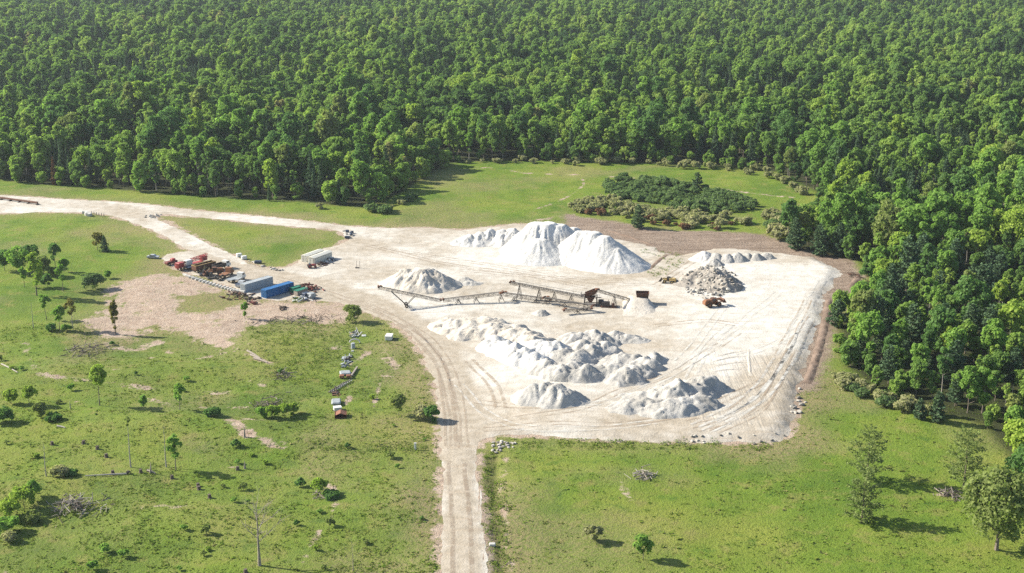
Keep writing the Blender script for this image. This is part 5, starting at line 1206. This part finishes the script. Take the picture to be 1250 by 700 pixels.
# pipe at the far left and stones
p, q = gpt(-20, 241.2), gpt(46, 250.2); mb = MB(); L_ = (q - p).length; mb.tube([(0, 0, .9), (L_ * .5, 0, .9), (L_, 0, .9)], .45, 8)
t = thing('long_pipe', 'long rusty pipe lying beside the gravel road at the left edge', 'pipe', p, math.atan2(q.y - p.y, q.x - p.x)); mb.build('pipe', M['rust'], t); cr = MB()
for i in range(7): MB().box((L_ * i / 6, 0, .22), (.5, 1.6, .44)).build('cradle', M['steel'], t)
for i, (u, v_) in enumerate(((104, 261), (107, 263.5), (109.5, 264.5), (106, 261.8))):
    o = MB().box((0, 0, .55), (2.2, 1.2, 1.1), None, .06).build('concrete_block', M['concrete']); o.location = gpt(u, v_); o.rotation_euler = (0, 0, i * .7); tag(o, 'pale concrete block dumped in the grass below the road', 'concrete block', 'concrete blocks dumped below the road')
for i in range(6):
    o = MB().bar((0, 0, 0), (0, 0, 1.3), .2).build('fence_post', M['wood']); o.location = gpt(112 + i * 3, 262 + i * .55); tag(o, 'short wooden post in the row along the road edge', 'post', 'posts along the road edge')
t = thing('car_wreck', 'pale grey car wreck in the grass left of the junk line', 'car', gpt(187, 315.5), -.15)
MB().prism([(-2.1, .3), (2.1, .3), (2.15, .75), (1.1, .9), (.5, 1.35), (-.8, 1.38), (-1.4, .92), (-2.1, .85)], -.85, .85).build('body', M['silver'], t); MB().box((-.15, 0, 1.12), (1.35, 1.74, .34)).build('window', M['glass'], t)
for x in (-1.3, 1.3):
    for y in (-.75, .75): MB().wheel((x, y, .32), .32, .24).build('wheel', M['tyre'], t)
# junk row down the meadow
def crate(name, label, cat, u, v_, d, mat, rz=0.3, lid=None):
    t = thing(name, label, cat, gpt(u, v_), rz); b = MB().box((0, 0, d[2] / 2 + .05), d, None, .05)
    b.build('body', M[mat], t); MB().box((0, 0, d[2] + .09), (d[0] + .12, d[1] + .12, .07)).build('lid', M[lid or mat], t); return t
crate('white_trailer_box', 'white box trailer standing alone in the meadow by the junk row', 'trailer', 475, 413.5, (1.9, 3.0, 1.2), 'white', -.1)
scrap('scrap_heap', 'white and grey junk at the top of the meadow junk row', 435, 408, 16, 3, 7, 1.0, ['white', 'silver', 'navy'])
t = thing('drum', 'blue-grey upright drum in the meadow junk row', 'drum', gpt(431, 425)); MB().tube([(0, 0, 0), (0, 0, 1.5)], .6, 14).build('body', M['greycon'], t); MB().tube([(0, 0, 1.5), (0, 0, 1.58)], .55, 14).build('lid', M['silver'], t)
mb = MB(); mb.tube([(math.cos(a) * 1.5, math.sin(a) * .5, .35 + math.sin(a) * .9 if 0 else .3 + .9 * math.sin(a)) for a in np.linspace(0, 3.14, 9)], .2, 6); o = mb.build('curved_pipe', M['concrete']); o.location = gpt(433, 419); tag(o, 'pale curved pipe above the blue-grey drum in the meadow junk row', 'pipe')
scrap('scrap_heap', 'grey and dark oddments below the blue-grey drum', 424.5, 438, 16, 3, 10, .9, ['silver', 'steel', 'greycon'])
scrap('scrap_heap', 'dark blue oddments above the grey plastic sheet', 423, 447, 10, 3, 5, .8, ['navy', 'tarp'])
t = thing('plastic_sheet', 'grey plastic sheet over goods above the orange machine', 'sheet', gpt(421.5, 457), .2); MB().box((0, 0, .35), (3.0, 2.8, .6), None, .25).build('cover', M['tarp'], t)
t = thing('orange_machine', 'small orange implement below the grey plastic sheet', 'implement', gpt(421, 462), .1); MB().box((-.8, 0, .55), (1.3, 1.4, .7), None, .1).box((1.0, .2, .5), (1.2, 1.2, .6), None, .1).build('body', M['orange'], t); MB().bar((-1.4, 0, .6), (2.6, .2, .5), .15).build('drawbar', M['steel'], t)
for i in range(4):
    o = thing('steel_rack', 'dark steel rack lying with others in the meadow junk row', 'rack', gpt(411.5 + i * 2.6, 475 - i * 1.4), 1.15, 'steel racks lying in the meadow junk row'); m = MB()
    m.bar((-4, -.35, .3), (4, -.35, .3), .12).bar((-4, .35, .3), (4, .35, .3), .12)
    m.build('rail', M['concrete'], o); m = MB()
    for k in range(9): m.bar((-3.9 + k * .97, -.4, .42), (-3.9 + k * .97, .4, .42), .25, .12)
    m.build('rung', M['steel'], o)
o = MB().bar((-3.5, 0, .25), (3.5, 0, .3), .45, .4).build('long_beam', M['wood']); o.location = gpt(432.5, 455); o.rotation_euler = (0, 0, 1.45); tag(o, 'single dark beam lying right of the grey plastic sheet', 'beam')
scrap('scrap_heap', 'brown scrap at the lower end of the steel racks', 411, 481, 10, 3, 5, .7, ['rust', 'steel'])
t = thing('plastic_sheet', 'pale grey plastic sheet over goods near the foot of the meadow junk row', 'sheet', gpt(410.5, 495), .1); MB().box((0, 0, .5), (2.4, 3.4, .7), None, .25).build('cover', M['tarp'], t)
crate('white_tub', 'white tub just above the rust-brown box in the meadow', 'tub', 412, 502, (1.9, 1.5, .8), 'white')
t = thing('brown_box', 'rust-brown open box at the foot of the meadow junk row', 'box', gpt(416, 509.5), .1); t.scale = (.72, .72, .72); m = MB(); m.box((0, 0, .1), (4.0, 3.4, .15)).box((-1.95, 0, .8), (.12, 3.4, 1.4)).box((1.95, 0, .8), (.12, 3.4, 1.4)).box((0, 1.65, .8), (3.76, .12, 1.4)); m.build('shell', M['orange'], t); MB().box((-.9, 0, 1.62), (2.0, 3.7, .1), roty(R_(-22))).box((.95, 0, 1.62), (2.0, 3.7, .1), roty(R_(22))).build('roof', M['orange'], t)
# brush heaps, logs and posts in the field
def brush(label, u, v_, n, w, d, h, mats=('wood', 'darkwood')): return scrap('brush_heap', label, u, v_, n, w, d, h, list(mats), 'brush heap', thin=.45)
brush('brown brush heap on the mound left of the dirt yard', 105, 432, 90, 11, 14, 2.2)
brush('big pale brush heap of sticks in the lower left field', 92, 619, 130, 11, 11, 2.2, ('wood', 'palebark', 'darkwood'))
brush('dark brush heap behind the row of bright bushes', 326, 496, 60, 9, 12, 1.8, ('darkwood', 'wood'))
brush('grey log heap in the meadow left of the junk row', 346, 460, 36, 6, 9, 1.4, ('wood', 'darkwood'))
brush('brush heap under the wide pale pine', 1159, 605, 60, 6, 6, 1.4, ('wood', 'darkwood'))
brush('small pale brush heap in the middle of the near meadow', 785, 583, 50, 5, 6, 1.2, ('palebark', 'wood'))
brush('dark brush strip on the slope below the dirt yard', 352, 392, 60, 26, 6, .5, ('darkwood', 'wood'))
brush('dark brush strip below the earth bank left of the log row', 372, 388, 40, 20, 5, .5, ('darkwood',))
brush('brush heap on the brown earth at the pad corner', 1043, 338, 30, 5, 8, 1.2, ('darkwood', 'rust'))
brush('brown stump heap beside the dark round bush at the pad corner', 1072, 341, 60, 6, 9, 2.2, ('rust', 'darkwood'))
brush('low scatter of branches right of the small grey log heap', 395, 604, 14, 5, 6, .5, ('wood',))
def log(label, u0, v0, u1, v1, r, mat='palebark'):
    p, q = gpt(u0, v0), gpt(u1, v1); d = q - p; o = MB().tube([(0, 0, r), (d.length * .5, .1, r * 1.1), (d.length, 0, r * .8)], [r, r * .85, r * .55], 7).build('fallen_log', M[mat]); o.location = p; o.rotation_euler = (0, -math.atan2(d.z, math.hypot(d.x, d.y)), math.atan2(d.y, d.x)); tag(o, label, 'log')
log('long pale fallen log in the lower left field', 155, 583, 104, 587, .2)
log('dark stump end of the long fallen log', 156, 583, 159, 581, .4, 'darkwood')
for a, b, c, d, w_ in ((302, 432, 318, 440, 'first'), (310, 440, 327, 446, 'second'), (306, 436, 322, 444, 'third')): log(f'{w_} grey log in the row at the tip of the bare dirt', a, b, c, d, .3, 'wood')
log('thin pale log by the left border of the field', 2, 447, 22, 460, .2)
log('short pale log beside the lone bright tree', 70, 524, 80, 526, .22)
log('grey log near the brush heap of sticks', 180, 578, 190, 581, .25, 'wood')
for i, (u, v_) in enumerate(((102, 544), (119, 550), (138, 582), (242, 594), (256, 609), (243, 598), (290, 574), (210, 585), (64, 545), (130, 560), (300, 700), (172, 580))):
    t = thing('tree_stump', 'low dark stump scattered in the lower left field', 'stump', gpt(u, v_), i, 'stumps of the lower left field'); MB().tube([(0, 0, -.2), (0, 0, .3), (.05, 0, .8)], [.55, .4, .36], 8).build('stem', M['darkwood'], t)
t = thing('white_marker_post', 'white marker post where the hedge line meets the haul road', 'post', gpt(507, 549)); MB().box((0, 0, .8), (.5, .4, 1.6), None, .04).build('body', M['white'], t); MB().box((0, 0, 1.66), (.6, .5, .12)).build('cap', M['concrete'], t)
o = MB().box((0, 0, .3), (1.3, .9, .6), None, .12).build('stone', M['concrete']); o.location = gpt(601, 664.5); tag(o, 'single white stone beside the haul road ditch', 'stone')
# ------------------------------------------------------------------ weeds and rough grass
def weeds():
    n = 66000; U = rng.uniform(-30, 1280, n); V_ = rng.uniform(395, 720, n); n_ = np.array([at(0, 0)]); a_ = (U - 625) / FPX; b_ = -(V_ - 350) / FPX
    dx, dy, dz = a_, b_ * SP + CP, b_ * CP - SP; t = -CAMH / dz; x, y = dx * t, dy * t
    k = (sdist(x, y, PAD) > 1) & (sdist(x, y, haul_poly()) > .8) & (sdist(x, y, MAINROAD) > 1) & (sdist(x, y, SOIL) > 0) & (sdist(x, y, BROWN) > 0)
    dens = fbm(x / 9, y / 9, 201, 4, .6) + .5 * fbm(x / 2.5, y / 2.5, 203, 2); k &= (rng.random(n) < (sstep(-.5, .7, dens) * .75 + .1) * np.where(x < -8, .9, .3)); x, y = x[k], y[k]; m = len(x)
    z = hz(x, y); per = 4; s = rng.uniform(.14, .34, m) * (1 + .6 * (rng.random(m) < .06)); X_ = np.repeat(x, per) + rng.normal(size=m * per) * .3; Y_ = np.repeat(y, per) + rng.normal(size=m * per) * .3
    S_ = np.repeat(s, per) * rng.uniform(.7, 1.3, m * per); Z_ = np.repeat(z, per) + S_ * .22; nn = unit(rng.normal(size=(m * per, 3)) + np.array([0, 0, 2.2])); r = np.random.default_rng(5)
    xs, ys, n2 = [], [], 0
    for pl_, cnt_ in (([(300,395),(430,390),(436,430),(430,470),(345,500),(310,440)], 1300), ([(385,543),(520,543),(520,556),(385,553)], 200), ([(630,537),(960,540),(960,552),(800,549),(640,548)], 420), ([(590,556),(612,556),(622,700),(598,700)], 500), ([(770,304),(822,309),(838,318),(803,345),(790,334),(808,318)], 260), ([(345,364),(372,364),(368,369),(350,370)], 110), ([(0,400),(110,398),(120,412),(0,420)], 250)):
        q = P(pl_); lo, hi = q.min(0), q.max(0); a_, b_ = rng.uniform(lo[0], hi[0], cnt_ * 3), rng.uniform(lo[1], hi[1], cnt_ * 3); k = (sdist(a_, b_, q) < 2.5 * fbm(a_ / 2.5, b_ / 2.5, 206, 3)) & (fbm(a_ / 3, b_ / 3, 205, 3) > -.12); xs.append(a_[k][:cnt_]); ys.append(b_[k][:cnt_])
    xs, ys = np.concatenate(xs), np.concatenate(ys); zs = np.where(inside(xs, ys, PAD), hp(xs, ys), hz(xs, ys)); k2 = len(xs); s2 = rng.uniform(.18, .5, k2); per2 = 5
    X2, Y2 = np.repeat(xs, per2) + rng.normal(size=k2 * per2) * .3, np.repeat(ys, per2) + rng.normal(size=k2 * per2) * .3; S2 = np.repeat(s2, per2); Z2 = np.repeat(zs, per2) + S2 * rng.uniform(.1, 1.0, k2 * per2)
    n2_ = unit(rng.normal(size=(k2 * per2, 3)) + np.array([0, 0, 1.3]))
    v, f = cards(np.vstack([np.column_stack([X_, Y_, Z_]), np.column_stack([X2, Y2, Z2])]), np.vstack([nn, n2_]), np.concatenate([S_, S2 * .6]), r); me = mesh_np('rough_grass', v, f, [WEED]); g = np.concatenate([np.repeat(rng.random(m), per * 4), np.repeat(rng.random(k2) * .8, per2 * 4)]); fattr(me, 'hue', g)
    tag(link('rough_grass', me), 'rough tufted grass and weeds all over the near meadow', kind='stuff'); print('weeds', m)
WEED = bpy.data.materials.new('rough_grass_blades'); WEED.use_nodes = True; nt_ = WEED.node_tree; nt_.nodes.clear()
_o = N(nt_, 'ShaderNodeOutputMaterial'); _d = N(nt_, 'ShaderNodeBsdfDiffuse'); _t = N(nt_, 'ShaderNodeBsdfTranslucent'); _m = N(nt_, 'ShaderNodeMixShader'); _m.inputs[0].default_value = .35
_c = ramp(nt_, attr(nt_, 'hue'), [(0, (.105, .175, .026)), (.5, (.15, .21, .034)), (.85, (.18, .215, .045)), (1, (.24, .23, .085))])
for s_ in (_d, _t): nt_.links.new(_c, s_.inputs[0])
nt_.links.new(_d.outputs[0], _m.inputs[1]); nt_.links.new(_t.outputs[0], _m.inputs[2]); nt_.links.new(_m.outputs[0], _o.inputs[0])
weeds()

# ------------------------------------------------------------------ the summer haze
hz_m = bpy.data.materials.new('haze'); hz_m.use_nodes = True; n_ = hz_m.node_tree; n_.nodes.clear()
o_ = N(n_, 'ShaderNodeOutputMaterial'); v_ = N(n_, 'ShaderNodeVolumePrincipled'); v_.inputs['Color'].default_value = (.80, .88, .97, 1); v_.inputs['Density'].default_value = HAZE; v_.inputs['Anisotropy'].default_value = .25
n_.links.new(v_.outputs[0], o_.inputs['Volume'])
mb = MB(); zlo = float(Z.min()) - 1.0; zhi = CAMH + 6; x0, x1, y0, y1 = gx[0] - 40, gx[-1] + 40, gy[0] - 40, gy[-1] + 40
mb.box(((x0 + x1) / 2, (y0 + y1) / 2, (zlo + zhi) / 2), (x1 - x0, y1 - y0, zhi - zlo)); o = mb.build('haze', hz_m); tag(o, 'thin bluish summer haze over the whole site', kind='stuff')
